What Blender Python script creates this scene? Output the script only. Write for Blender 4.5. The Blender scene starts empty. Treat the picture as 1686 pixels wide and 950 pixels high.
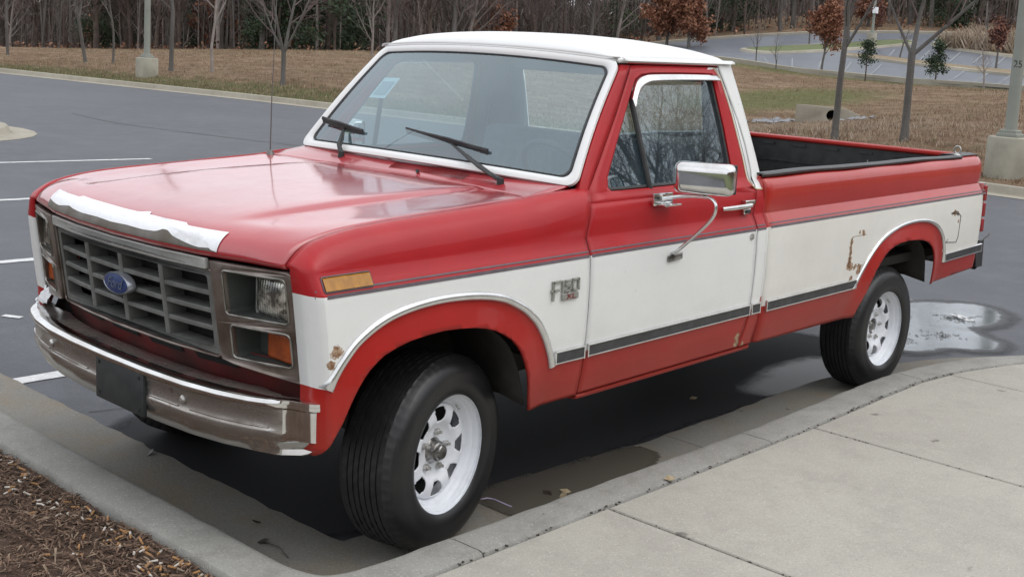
import bpy, bmesh, math, random
import numpy as np
from mathutils import Vector, Matrix
random.seed(7); np.random.seed(7)
R=math.radians
scn=bpy.context.scene
C=scn.collection
# ------------------------------------------------------------------ camera
cam=bpy.data.cameras.new('camera'); camo=bpy.data.objects.new('camera',cam); C.objects.link(camo)
cr=Vector((-0.65724247,0.75125573,0.06039172)); cu=Vector((-0.06539015,-0.13666687,0.98845652)); cf=Vector((-0.75083718,-0.64570658,-0.138948))
M=Matrix.Identity(4)
for i in range(3): M[i][0]=cr[i]; M[i][1]=cu[i]; M[i][2]=-cf[i]
M.translation=Vector((2.80986,3.82565,1.77074)); camo.matrix_world=M
cam.sensor_width=36; cam.lens=36*1947.22/1686; cam.shift_x=-97.99/1686; cam.shift_y=-106.39/1686
cam.clip_start=.05; cam.clip_end=3000
scn.camera=camo
# ------------------------------------------------------------------ world, sun
w=bpy.data.worlds.new('World'); scn.world=w; w.use_nodes=True
nt=w.node_tree; nt.nodes.clear()
SUN_EL,SUN_AZ=R(60),R(338)
sky=nt.nodes.new('ShaderNodeTexSky'); sky.sky_type='NISHITA'; sky.sun_disc=False; sky.sun_elevation=SUN_EL; sky.sun_rotation=SUN_AZ
sky.air_density=1.0; sky.dust_density=6.0; sky.ozone_density=1.0
hs=nt.nodes.new('ShaderNodeHueSaturation'); hs.inputs['Saturation'].default_value=.32
bg=nt.nodes.new('ShaderNodeBackground'); bg.inputs['Strength'].default_value=.12
wo=nt.nodes.new('ShaderNodeOutputWorld')
# overcast: an even cloud deck, with soft variation, in front of most of the clear sky
gtc=nt.nodes.new('ShaderNodeTexCoord'); cn=nt.nodes.new('ShaderNodeTexNoise'); cn.inputs['Scale'].default_value=2.2; cn.inputs['Detail'].default_value=4
crp=nt.nodes.new('ShaderNodeValToRGB'); crp.color_ramp.elements[0].position=.3; crp.color_ramp.elements[1].position=.7
crp.color_ramp.elements[0].color=(.80,.84,.90,1); crp.color_ramp.elements[1].color=(1,1.03,1.07,1)
csc=nt.nodes.new('ShaderNodeVectorMath'); csc.operation='SCALE'; csc.inputs['Scale'].default_value=11.0
mx=nt.nodes.new('ShaderNodeMix'); mx.data_type='RGBA'; mx.inputs[0].default_value=.75
nt.links.new(gtc.outputs['Generated'],cn.inputs['Vector']); nt.links.new(cn.outputs['Fac'],crp.inputs[0]); nt.links.new(crp.outputs[0],csc.inputs[0])
nt.links.new(sky.outputs[0],hs.inputs['Color']); nt.links.new(hs.outputs[0],mx.inputs[6]); nt.links.new(csc.outputs[0],mx.inputs[7]); nt.links.new(mx.outputs[2],bg.inputs[0]); nt.links.new(bg.outputs[0],wo.inputs[0])
sl=bpy.data.lights.new('sun','SUN'); sl.energy=.6; sl.angle=R(60); sl.color=(1,.98,.95)
so=bpy.data.objects.new('sun',sl); C.objects.link(so)
sd=Vector((math.sin(SUN_AZ)*math.cos(SUN_EL),math.cos(SUN_AZ)*math.cos(SUN_EL),math.sin(SUN_EL)))
so.rotation_euler=(sd).to_track_quat('Z','Y').to_euler(); so.location=(0,0,30)
scn.view_settings.view_transform='Standard'; scn.view_settings.look='None'; scn.view_settings.gamma=1
scn.view_settings.exposure=0.27
scn.view_settings.use_curve_mapping=False
# ------------------------------------------------------------------ materials
def srgb(r,g,b):
    f=lambda c:(c/12.92 if c<=.04045 else ((c+.055)/1.055)**2.4)
    return (f(r/255),f(g/255),f(b/255))
MATS={}
class NB:
    def __init__(s,name):
        s.m=bpy.data.materials.new(name); s.m.use_nodes=True; s.t=s.m.node_tree; s.t.nodes.clear()
        s.o=s.n('ShaderNodeOutputMaterial'); s.p=s.n('ShaderNodeBsdfPrincipled'); s.l(s.p.outputs[0],s.o.inputs[0])
        s.tc=s.n('ShaderNodeTexCoord')
    def n(s,t): return s.t.nodes.new(t)
    def l(s,a,b): s.t.links.new(a,b)
    def noise(s,scale,detail=4,rough=.55,vec=None,stretch=None):
        n=s.n('ShaderNodeTexNoise'); n.inputs['Scale'].default_value=scale; n.inputs['Detail'].default_value=detail; n.inputs['Roughness'].default_value=rough
        src=vec or s.tc.outputs['Object']
        if stretch:
            mp=s.n('ShaderNodeMapping'); mp.inputs['Scale'].default_value=stretch; s.l(src,mp.inputs[0]); src=mp.outputs[0]
        s.l(src,n.inputs['Vector']); return n.outputs['Fac']
    def ramp(s,f,a,b,ca=(0,0,0,1),cb=(1,1,1,1),interp='LINEAR'):
        r=s.n('ShaderNodeValToRGB'); r.color_ramp.interpolation=interp
        r.color_ramp.elements[0].position=a; r.color_ramp.elements[1].position=b
        r.color_ramp.elements[0].color=ca if len(ca)==4 else (*ca,1); r.color_ramp.elements[1].color=cb if len(cb)==4 else (*cb,1)
        s.l(f,r.inputs[0]); return r.outputs[0]
    def mix(s,f,a,b,mode='MIX'):
        m=s.n('ShaderNodeMix'); m.data_type='RGBA'; m.blend_type=mode
        for v,i in((f,0),(a,6),(b,7)):
            if isinstance(v,(int,float)): m.inputs[i].default_value=v
            elif isinstance(v,tuple): m.inputs[i].default_value=v if len(v)==4 else (*v,1)
            else: s.l(v,m.inputs[i])
        return m.outputs[2]
    def math(s,op,a,b=None,c=None):
        m=s.n('ShaderNodeMath'); m.operation=op
        for i,v in enumerate((a,b,c)):
            if v is None: continue
            if isinstance(v,(int,float)): m.inputs[i].default_value=v
            else: s.l(v,m.inputs[i])
        return m.outputs[0]
    def bump(s,f,strength=.3,dist=.01):
        b=s.n('ShaderNodeBump'); b.inputs['Strength'].default_value=strength; b.inputs['Distance'].default_value=dist
        s.l(f,b.inputs['Height']); s.l(b.outputs[0],s.p.inputs['Normal'])
    def set(s,**k):
        for a,v in k.items():
            i=s.p.inputs[a.replace('_',' ')]
            if isinstance(v,(int,float)): i.default_value=v
            elif isinstance(v,tuple): i.default_value=v if len(v)==4 else (*v,1)
            else: s.l(v,i)
def mat(name,col,rough=.6,metal=0,col2=None,scale=6,detail=4,bump=0,bscale=40,bdist=.01,coat=0,rvar=0,spec=.5,stretch=None,lo=.35,hi=.65):
    b=NB(name); c2=col2 or tuple(x*.8 for x in col)
    f=b.noise(scale,detail,stretch=stretch)
    b.set(Base_Color=b.mix(b.ramp(f,lo,hi),col,c2),Metallic=metal)
    b.p.inputs['Specular IOR Level'].default_value=spec
    if rvar: b.set(Roughness=b.math('MULTIPLY_ADD',b.noise(scale*1.7,4),rvar,rough-rvar/2))
    else: b.set(Roughness=rough)
    if coat: b.set(Coat_Weight=coat,Coat_Roughness=.08)
    if bump: b.bump(b.noise(bscale,5),bump,bdist)
    MATS[name]=b.m; return b.m
def paint(name,col,col2,rough=.32,coat=.35,rust=(),rust_amt=.5,dirt=None,grime=.25,patches=0,orange=None):
    """old car paint: slight fade mottling, optional rust eating through at given body-frame spots"""
    b=NB(name)
    base=b.mix(b.ramp(b.noise(2.2,5),.35,.65),col,col2)
    base=b.mix(b.math('MULTIPLY',b.ramp(b.noise(38,3,.7),.5,.8),grime),base,tuple(x*.72 for x in col))
    # road film low on the body, faint rubbed streaks and stone chips
    sx=b.n('ShaderNodeSeparateXYZ'); b.l(b.tc.outputs['Object'],sx.inputs[0])
    low=b.math('MULTIPLY',b.ramp(b.math('MULTIPLY_ADD',b.noise(6,6,.75),.35,b.math('SUBTRACT',.70,sx.outputs[2])),.10,.42),.22)
    base=b.mix(low,base,(.16,.115,.085))
    stk_=b.ramp(b.noise(5,5,.8,stretch=(.5,1,9)),.62,.74); base=b.mix(b.math('MULTIPLY',stk_,.13),base,tuple(min(1,x*1.1+.10) for x in col))
    vc=b.n('ShaderNodeTexVoronoi'); vc.inputs['Scale'].default_value=16; b.l(b.tc.outputs['Object'],vc.inputs['Vector'])
    chp=b.math('MULTIPLY',b.ramp(vc.outputs['Distance'],.035,.06,(1,1,1,1),(0,0,0,1)),b.ramp(b.noise(1.8,3),.50,.62)); base=b.mix(b.math('MULTIPLY',chp,.55),base,(.17,.12,.10))
    ro=b.math('MULTIPLY_ADD',b.noise(7,6,.7),.26,rough-.11)
    if rust:
        tot=None
        for (x,y,z,r) in rust:
            d=b.n('ShaderNodeVectorMath'); d.operation='DISTANCE'; b.l(b.tc.outputs['Object'],d.inputs[0]); d.inputs[1].default_value=(x,y,z)
            v=b.math('SUBTRACT',1.0,b.math('DIVIDE',d.outputs['Value'],r)); v=b.math('MAXIMUM',v,0.0)
            tot=v if tot is None else b.math('MAXIMUM',tot,v)
        nz=b.noise(26,6,.72)
        mk=b.math('MULTIPLY',tot,1.6); mk=b.math('ADD',mk,b.math('MULTIPLY_ADD',nz,2.4,-1.75))
        mask=b.ramp(mk,.10,.24)
        halo=b.ramp(mk,-.0,.3)
        rc=b.mix(b.ramp(b.noise(60,4),.4,.6),(.19,.09,.045),(.42,.30,.20))
        base=b.mix(b.math('MULTIPLY',halo,.25),base,(.40,.25,.14)); base=b.mix(mask,base,rc)
        ro=b.mix(mask,ro,(.85,.85,.85))
        b.set(Coat_Weight=b.math('MULTIPLY',b.math('SUBTRACT',1.0,mask),coat))
    else: b.set(Coat_Weight=coat)
    b.set(Base_Color=base,Roughness=ro,Coat_Roughness=.1)
    b.bump(b.noise(3.0,2),.10,.02)
    MATS[name]=b.m; return b.m
RED=srgb(170,22,29); RED2=srgb(157,22,28)
RUST_F=[(.575,.98,.865,.038),(.59,.98,.83,.025),(.42,.98,.828,.030),(.36,.98,.858,.025),(.12,.98,.878,.022),(.12,.98,.877,.018)]
RUST_B=[(-2.715,.98,.90,.03),(-2.712,.98,.87,.025),(-2.712,.98,.84,.03),(-2.714,.98,.81,.035),(-2.716,.98,.78,.04),(-2.74,.98,.765,.04),(-2.78,.98,.763,.035),(-2.82,.98,.765,.025),(-2.84,.98,.938,.035),(-2.80,.98,.945,.02),(-3.22,.98,.868,.05),(-3.30,.98,.885,.06),(-3.38,.98,.885,.065),(-3.46,.98,.88,.06),(-3.55,.98,.865,.05),(-3.63,.98,.845,.04),(-2.83,.98,.74,.05),(-2.76,.98,.70,.03),(-3.99,.98,.955,.035),(-4.05,.98,.90,.02),(-1.93,.96,.50,.075),(-2.0,.96,.485,.04),(-2.88,.98,.53,.04),(-3.74,.98,.70,.03)]
paint('red_paint',RED,RED2,rough=.42,coat=.15)
paint('red_hood',srgb(168,26,36),srgb(156,26,34),rough=.34,coat=1.0,grime=.35)
MATS['red_hood'].node_tree.nodes['Principled BSDF'].inputs['Coat IOR'].default_value=1.75
paint('red_fender',RED,RED2,rough=.40,coat=.25,rust=RUST_F)
paint('red_bed',srgb(176,30,18),srgb(164,27,16),rough=.36,coat=.6,rust=RUST_B)
paint('red_lower',srgb(164,28,22),srgb(152,26,20),rough=.42,coat=.25,rust=RUST_F+[(-1.735,.96,.545,.035),(-1.745,.96,.51,.045),(-1.80,.96,.495,.03)])
for k_ in('red_paint','red_fender','red_lower'): MATS[k_].node_tree.nodes['Principled BSDF'].inputs['Specular IOR Level'].default_value=.28
paint('white_paint',(.76,.76,.745),(.72,.72,.705),rough=.36,coat=.3,rust=RUST_F,grime=.12)
paint('white_bed',(.75,.735,.69),(.69,.67,.62),rough=.4,coat=.3,rust=RUST_B,grime=.18)
paint('white_roof',(.74,.74,.73),(.70,.70,.69),rough=.38,coat=.35,grime=.1)
mat('red_shaded',(.13,.012,.012),.6,col2=(.05,.012,.01),scale=6)  # red darkened for the shade under the grille; louvre slots use it too
mat('chrome',(.78,.78,.78),.08,1.0,col2=(.62,.60,.58),scale=9,rvar=.12)
mat('chrome_trim',(.80,.80,.80),.2,.9,col2=(.68,.68,.67),scale=14)
mat('rubber_black',(.018,.018,.019),.55,col2=(.03,.03,.03),scale=20,bump=.2,bscale=90,bdist=.002)
mat('black_plastic',(.02,.02,.021),.45,col2=(.035,.035,.035),scale=14)
mat('moulding_black',(.055,.055,.058),.5,col2=(.035,.035,.037),scale=25)
mat('stripe_grey',(.13,.10,.115),.45,col2=(.09,.075,.085),scale=30)
mat('stripe_pink',(.36,.06,.085),.45,col2=(.30,.05,.07),scale=30)
mat('cream_line',(.62,.50,.28),.45)
mat('gap_dark',(.008,.008,.008),.9)
mat('undercarriage',(.018,.017,.016),.9,col2=(.035,.028,.022),scale=9,bump=.4,bscale=20)
mat('grille_plastic',(.155,.158,.148),.55,col2=(.10,.10,.092),scale=12,rvar=.15)
mat('grille_trim',(.46,.46,.44),.4,.15,col2=(.36,.36,.34),scale=10)
mat('recess_plastic',(.055,.062,.057),.6,col2=(.035,.04,.036),scale=9)
mat('bare_primer',(.15,.135,.12),.55,col2=(.09,.07,.05),scale=7,lo=.4,hi=.6)
mat('white_film',(.80,.80,.82),.55,col2=(.55,.55,.56),scale=11,bump=.45,bscale=22,lo=.56,hi=.74,stretch=(2.5,.6,1))
mat('tyre',(.012,.012,.013),.5,col2=(.020,.020,.021),scale=18,rvar=.18,bump=.1,bscale=60,bdist=.002)
mat('tyre_side',(.009,.009,.010),.36,col2=(.014,.014,.015),scale=14,rvar=.12)
mat('wheel_white',(.74,.76,.80),.35,col2=(.62,.63,.66),scale=16,coat=.2,lo=.5,hi=.8)
mat('hub_metal',(.36,.355,.35),.22,.9,col2=(.12,.11,.10),scale=20,bump=.3,bscale=50,bdist=.004)
mat('nut_metal',(.62,.62,.61),.3,.7,col2=(.35,.33,.3),scale=40)
mat('seat_cloth',(.10,.12,.14),.9,col2=(.07,.08,.10),scale=25,bump=.3,bscale=120)
mat('dash',(.045,.055,.065),.7,col2=(.03,.038,.045),scale=8)
mat('amber_marker',(.42,.19,.02),.35,col2=(.30,.13,.015),scale=40,stretch=(1,1,.1))
mat('amber_dark',(.34,.068,.012),.3,col2=(.20,.04,.01),scale=30)
mat('tail_red',(.30,.01,.012),.25,col2=(.22,.008,.01),scale=20)
mat('emblem_blue',(.012,.035,.13),.3,col2=(.02,.045,.15),scale=30,coat=.3)
mat('emblem_silver',(.42,.44,.48),.35,.7)
mat('badge_metal',(.36,.36,.33),.45,.3,col2=(.25,.25,.22),scale=60)
mat('badge_red',(.20,.02,.02),.5)
mat('plate_black',(.022,.026,.027),.5,col2=(.035,.04,.04),scale=20)
mat('sticker',(.34,.45,.47),.5,col2=(.30,.41,.43),scale=30)
mat('sticker_dark',(.17,.25,.28),.5)
def bumper_mat():
    b=NB('bumper_chrome')
    f=b.ramp(b.noise(5,6,.65,stretch=(1,.6,2.2)),.38,.62)
    base=b.mix(f,(.48,.455,.43),(.21,.175,.15)); base=b.mix(b.ramp(b.noise(22,5,.7),.60,.75),base,(.20,.105,.07))
    sx=b.n('ShaderNodeSeparateXYZ'); b.l(b.tc.outputs['Object'],sx.inputs[0]); cl=b.ramp(b.math('MULTIPLY_ADD',b.noise(7,5),.05,sx.outputs[2]),.600,.622,(1,1,1,1),(0,0,0,1)); f=b.math('MULTIPLY',f,b.math('MULTIPLY_ADD',cl,-.8,1.0)); base=b.mix(b.math('MULTIPLY',cl,.6),base,(.56,.54,.51))
    b.set(Base_Color=base,Metallic=b.math('MULTIPLY_ADD',f,-.45,.92),Roughness=b.math('MULTIPLY_ADD',f,.26,.12))
    b.bump(b.noise(30,4),.12,.003); MATS['bumper_chrome']=b.m
bumper_mat()
mat('bezel_metal',(.30,.26,.235),.32,.75,col2=(.16,.125,.105),scale=9,rvar=.2)
def lamp_mat():
    b=NB('lamp_glass')
    wv=b.n('ShaderNodeTexWave'); wv.inputs['Scale'].default_value=24; wv.bands_direction='Y'; b.l(b.tc.outputs['Object'],wv.inputs['Vector'])
    f=b.ramp(b.noise(22,4,.6,stretch=(1,1,1.4)),.42,.62)
    b.set(Base_Color=b.mix(f,(.10,.095,.085),(.70,.68,.60)),Metallic=.55,Roughness=.14,Coat_Weight=1.0,Coat_Roughness=.03)
    b.bump(wv.outputs['Fac'],.35,.004); MATS['lamp_glass']=b.m
lamp_mat()
def glass_mat(name,tint,f0=.06,extra=.0):
    b=NB(name); b.t.nodes.remove(b.p)
    tr=b.n('ShaderNodeBsdfTransparent'); tr.inputs[0].default_value=(*tint,1)
    gl=b.n('ShaderNodeBsdfGlossy'); gl.inputs['Roughness'].default_value=.015; gl.inputs[0].default_value=(.84,.95,1,1)
    df=b.n('ShaderNodeBsdfDiffuse'); df.inputs[0].default_value=(.36,.47,.52,1)  # pale diffuse veil painted into the glass for its sky glare
    lw=b.n('ShaderNodeLayerWeight'); lw.inputs['Blend'].default_value=.5
    fa=b.math('MULTIPLY_ADD',b.math('POWER',lw.outputs['Facing'],4.0),.9,.075+extra)
    m=b.n('ShaderNodeMixShader'); b.l(fa,m.inputs[0]); b.l(tr.outputs[0],m.inputs[1]); b.l(gl.outputs[0],m.inputs[2])
    m2=b.n('ShaderNodeMixShader')
    b.l(b.math('MULTIPLY_ADD',b.ramp(b.noise(5,5),.35,.75),.06,f0),m2.inputs[0]); b.l(m.outputs[0],m2.inputs[1]); b.l(df.outputs[0],m2.inputs[2])
    b.l(m2.outputs[0],b.o.inputs[0]); MATS[name]=b.m
glass_mat('windshield_glass',(.80,.94,.98),.055,.11)
glass_mat('side_glass',(.62,.72,.73),.03,.10)
glass_mat('rear_glass',(.86,.93,.94),.02,-.04)
mat('visor_tint',(.10,.16,.22),.3)
# ------------------------------------------------------------------ mesh helpers
def new_obj(name,me,parent=None):
    o=bpy.data.objects.new(name,me); C.objects.link(o)
    if parent is not None: o.parent=parent
    return o
def tag(o,label=None,cat=None,group=None,kind=None):
    if label: o['label']=label
    if cat: o['category']=cat
    if group: o['group']=group
    if kind: o['kind']=kind
    return o
def empty(name,loc=(0,0,0),rot=(0,0,0),parent=None):
    o=bpy.data.objects.new(name,None); C.objects.link(o); o.location=loc; o.rotation_euler=rot; o.empty_display_size=.1
    if parent is not None: o.parent=parent
    return o
def shade(me,ang=32):
    me.polygons.foreach_set('use_smooth',[True]*len(me.polygons))
    me.set_sharp_from_angle(angle=R(ang))
class MB:
    def __init__(s): s.v=[]; s.f=[]; s.m=[]
    def add(s,vs,fs,mi=0):
        o=len(s.v); s.v+= [tuple(p) for p in vs]; s.f+=[tuple(i+o for i in f) for f in fs]; s.m+=[mi]*len(fs); return s
    def box(s,c,sz,mi=0,rot=None):
        x,y,z=[a/2 for a in sz]; P=[Vector((i*x,j*y,k*z)) for i in(-1,1) for j in(-1,1) for k in(-1,1)]
        if rot is not None: P=[rot@p for p in P]
        P=[p+Vector(c) for p in P]
        return s.add(P,[(0,1,3,2),(4,6,7,5),(0,4,5,1),(2,3,7,6),(0,2,6,4),(1,5,7,3)],mi)
    def tube(s,pts,rad,n=8,mi=0,cap=True,flat=None):
        pts=[Vector(p) for p in pts]
        if not hasattr(rad,'__len__'): rad=[rad]*len(pts)
        base=len(s.v); prev=None; fs=[]
        for i,p in enumerate(pts):
            t=(pts[min(i+1,len(pts)-1)]-pts[max(i-1,0)])
            if t.length<1e-9: t=Vector((0,0,1))
            t.normalize()
            if prev is None:
                a=Vector((0,0,1)) if abs(t.z)<.9 else Vector((1,0,0)); u=t.cross(a).normalized()
            else: u=(prev-t*prev.dot(t)).normalized()
            prev=u; v=t.cross(u)
            for k in range(n):
                a=2*math.pi*k/n; s.v.append(tuple(p+(u*math.cos(a)*rad[i]+v*math.sin(a)*rad[i]*(flat or 1))))
        for i in range(len(pts)-1):
            for k in range(n):
                a=base+i*n+k; b=base+i*n+(k+1)%n; fs.append((a,b,b+n,a+n))
        if cap: fs.append(tuple(base+k for k in range(n))[::-1]); fs.append(tuple(base+(len(pts)-1)*n+k for k in range(n)))
        s.f+=fs; s.m+=[mi]*len(fs); return s
    def grid(s,rows,mi=0,closed=False,mf=None):
        nr=len(rows); nc=len(rows[0]); b=len(s.v)
        for r in rows: s.v+=[tuple(p) for p in r]
        for i in range(nr-1):
            for j in range(nc if closed else nc-1):
                a=b+i*nc+j; c=b+i*nc+(j+1)%nc
                s.f.append((a,c,c+nc,a+nc)); s.m.append(mf(i,j) if mf else mi)
        return s
    def lathe(s,prof,n=64,mi=0,mf=None,wob=None):
        """profile [(r,y)] revolved about local Y"""
        rows=[]
        for k in range(n):
            a=2*math.pi*k/n; rows.append([((r if wob is None else wob(k,i,r))*math.cos(a),y,(r if wob is None else wob(k,i,r))*math.sin(a)) for i,(r,y) in enumerate(prof)])
        rows.append(rows[0]); return s.grid(rows,mi,mf=mf)
    def mesh(s,name,mats,smooth=32,merge=1e-5,flip=False):
        me=bpy.data.meshes.new(name); me.from_pydata(s.v,[],s.f)
        for m in mats: me.materials.append(MATS[m] if isinstance(m,str) else m)
        me.polygons.foreach_set('material_index',s.m)
        bm=bmesh.new(); bm.from_mesh(me)
        if merge: bmesh.ops.remove_doubles(bm,verts=bm.verts,dist=merge); bmesh.ops.dissolve_degenerate(bm,edges=bm.edges,dist=1e-6)
        if flip: bmesh.ops.reverse_faces(bm,faces=bm.faces)
        bm.to_mesh(me); bm.free()
        if smooth: shade(me,smooth)
        return me
    def build(s,name,mats,parent=None,smooth=32,merge=1e-5,flip=False,solid=0,bevel=0,recalc=False):
        if isinstance(mats,(str,bpy.types.Material)): mats=[mats]
        me=s.mesh(name,mats,smooth,merge,flip)
        if recalc:
            bm=bmesh.new(); bm.from_mesh(me); bmesh.ops.recalc_face_normals(bm,faces=bm.faces); bm.to_mesh(me); bm.free()
        o=new_obj(name,me,parent)
        if solid:
            md=o.modifiers.new('solid','SOLIDIFY'); md.thickness=solid; md.offset=-1
        if bevel:
            md=o.modifiers.new('bevel','BEVEL'); md.width=bevel; md.segments=2; md.limit_method='ANGLE'; md.angle_limit=R(40)
        return o
def mirror_obj(o,parent=None,name=None):
    """mirror copy of a part across the truck's centre plane"""
    me=o.data.copy(); bm=bmesh.new(); bm.from_mesh(me)
    for v in bm.verts: v.co.y=-v.co.y
    bmesh.ops.reverse_faces(bm,faces=bm.faces); bm.to_mesh(me); bm.free()
    c=new_obj(name or o.name.split('.')[0],me,parent if parent is not None else o.parent)
    for md in o.modifiers:
        n=c.modifiers.new(md.name,md.type)
        if md.type=='SOLIDIFY': n.thickness=md.thickness; n.offset=md.offset
        if md.type=='BEVEL': n.width=md.width; n.segments=md.segments; n.limit_method='ANGLE'; n.angle_limit=md.angle_limit
    return c
def plate(loops,th,bev=0,mapf=None):
    """2-D shape with holes, extruded (w from 0 to th), mapped through mapf(u,v,w); returns MB"""
    cu_=bpy.data.curves.new('tmp','CURVE'); cu_.dimensions='2D'; cu_.fill_mode='BOTH'
    for L in loops:
        sp=cu_.splines.new('POLY'); sp.points.add(len(L)-1)
        for i,p in enumerate(L): sp.points[i].co=(p[0],p[1],0,1)
        sp.use_cyclic_u=True
    cu_.extrude=th/2-bev if th/2>bev else 0; cu_.bevel_depth=bev; cu_.bevel_resolution=1; cu_.offset=-bev
    ob=bpy.data.objects.new('tmp',cu_); C.objects.link(ob); dg=bpy.context.evaluated_depsgraph_get()
    me=bpy.data.meshes.new_from_object(ob.evaluated_get(dg))
    b=MB(); vs=[(v.co.x,v.co.y,v.co.z+th/2) for v in me.vertices]
    if mapf: vs=[mapf(*v) for v in vs]
    b.add(vs,[tuple(p.vertices) for p in me.polygons])
    bpy.data.objects.remove(ob); bpy.data.curves.remove(cu_); bpy.data.meshes.remove(me)
    return b
def text_mb(txt,size,th,shear=0,mapf=None):
    cu_=bpy.data.curves.new('tmp','FONT'); cu_.body=txt; cu_.size=size; cu_.extrude=th/2; cu_.shear=shear; cu_.align_x='CENTER'; cu_.align_y='CENTER'
    ob=bpy.data.objects.new('tmp',cu_); C.objects.link(ob); dg=bpy.context.evaluated_depsgraph_get()
    me=bpy.data.meshes.new_from_object(ob.evaluated_get(dg)); b=MB(); vs=[(v.co.x,v.co.y,v.co.z+th/2) for v in me.vertices]
    if mapf: vs=[mapf(*v) for v in vs]
    b.add(vs,[tuple(p.vertices) for p in me.polygons]); bpy.data.objects.remove(ob); bpy.data.curves.remove(cu_); return b
def rrect(u0,u1,v0,v1,r,n=4):
    out=[]
    for (cx,cy,a0) in ((u1-r,v1-r,0),(u0+r,v1-r,90),(u0+r,v0+r,180),(u1-r,v0+r,270)):
        for k in range(n+1):
            a=R(a0+90*k/n); out.append((cx+r*math.cos(a),cy+r*math.sin(a)))
    return out
def lerp(a,b,t): return a+(b-a)*t
def interp(x,pts):
    if x<=pts[0][0]: return pts[0][1]
    for (a,b),(c,d) in zip(pts,pts[1:]):
        if x<=c: return b+(d-b)*(x-a)/(c-a) if c>a else d
    return pts[-1][1]
def inpoly(x,y,P):
    c=False; n=len(P)
    for i in range(n):
        x1,y1=P[i]; x2,y2=P[i-1]
        if (y1>y)!=(y2>y) and x<(x2-x1)*(y-y1)/(y2-y1)+x1: c=not c
    return c
def cr_path(P,sub=4,closed=False):
    """Catmull-Rom smoothing of a polyline of tuples"""
    P=[Vector(p) for p in P]; n=len(P); out=[]
    rng=range(n if closed else n-1)
    for i in rng:
        if closed: p0,p1,p2,p3=P[i-1],P[i],P[(i+1)%n],P[(i+2)%n]
        else: p0,p1,p2,p3=P[max(i-1,0)],P[i],P[i+1],P[min(i+2,n-1)]
        for k in range(sub):
            t=k/sub; out.append(.5*((2*p1)+(p2-p0)*t+(2*p0-5*p1+4*p2-p3)*t*t+(3*p1-p0-3*p2+p3)*t**3))
    if not closed: out.append(P[-1])
    return out
# ================================================================== THE PICKUP (mesh coordinates = body frame; x forward, y driver side)
BP=-0.017
piv=Vector((-1.7,0,.8)); Rb=Matrix.Rotation(-BP,3,'Y')
truck=empty('pickup_truck',piv-Rb@piv,(0,-BP,0))
tag(truck,'red and white two-tone old pickup truck with white steel wheels parked beside the kerb','pickup truck')
# ---- side section
SEC=[(.44,.935),(.50,.945),(.58,.962),(.64,.970),(.70,.975),(.75,.979),(.85,.984),(.95,.985),(1.045,.981),(1.052,.978),(1.106,.947),(1.115,.945),(1.16,.944),(1.20,.938),(1.235,.925),(1.262,.900)]
def sy(z): return interp(z,SEC) if z<1.262 else .898-.28*(z-1.265)
TRIM_F=[(.600,.750),(.580,.790),(.555,.826),(.520,.866),(.486,.894),(.430,.926),(.367,.950),(.300,.965),(.226,.974),(.145,.978),(.062,.976),(-.02,.969),(-.099,.956),(-.165,.938),(-.218,.914),(-.267,.887),(-.311,.852),(-.340,.825),(-.367,.790),(-.390,.755),(-.409,.720),(-.428,.68),(-.441,.640)]
OPEN_F=[(.612,.530),(.585,.580),(.550,.640),(.520,.705),(.494,.750),(.468,.785),(.435,.812),(.404,.833),(.350,.851),(.293,.864),(.220,.872),(.146,.875),(.07,.871),(-.007,.862),(-.060,.851),(-.106,.836),(-.150,.815),(-.191,.790),(-.222,.764),(-.248,.735),(-.275,.69),(-.298,.640),(-.312,.59),(-.322,.545),(-.336,.500)]
TRIM_B=[(-2.800,.645),(-2.822,.674),(-2.870,.733),(-2.919,.784),(-2.975,.830),(-3.041,.873),(-3.130,.908),(-3.238,.933),(-3.340,.946),(-3.454,.950),(-3.560,.945),(-3.647,.932),(-3.715,.912),(-3.772,.885),(-3.820,.850),(-3.857,.808),(-3.878,.765),(-3.890,.735),(-3.902,.69),(-3.905,.665)]
OPEN_B=[(-2.850,.490),(-2.880,.540),(-2.948,.640),(-2.995,.715),(-3.041,.762),(-3.075,.790),(-3.116,.815),(-3.180,.836),(-3.255,.848),(-3.345,.851),(-3.437,.847),(-3.520,.839),(-3.590,.826),(-3.640,.809),(-3.678,.786),(-3.712,.755),(-3.735,.714),(-3.748,.66),(-3.755,.60),(-3.762,.555)]
SF=sorted([(x,z) for x,z in OPEN_F]); SB=sorted([(x,z) for x,z in OPEN_B])
PF=TRIM_F+[(-.46,.3),(.64,.3)]; PBK=TRIM_B+[(-3.93,.3),(-2.75,.3)]
STZ=1.045; MZ=.668
def flare(x,z,op,cen):
    """slight outward flare of the wheel-arch lip"""
    d=1e9
    for (a,b),(c,e) in zip(op,op[1:]):
        vx,vz=c-a,e-b; t=max(0,min(1,((x-a)*vx+(z-b)*vz)/(vx*vx+vz*vz+1e-12))); d=min(d,math.hypot(x-a-vx*t,z-b-vz*t))
    return .022*max(0,1-d/.085)**1.0 if d<.085 else 0
ZL=[.44,.47,.50,.53,.56,.58,.60,.62,.64,.668,.69,.71,.73,.75,.77,.79,.81,.83,.85,.87,.89,.91,.93,.95,.97,.99,1.02,1.045,1.0521,1.075,1.106,1.112,1.13,1.16,1.18,1.20,1.215,1.235]
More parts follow.
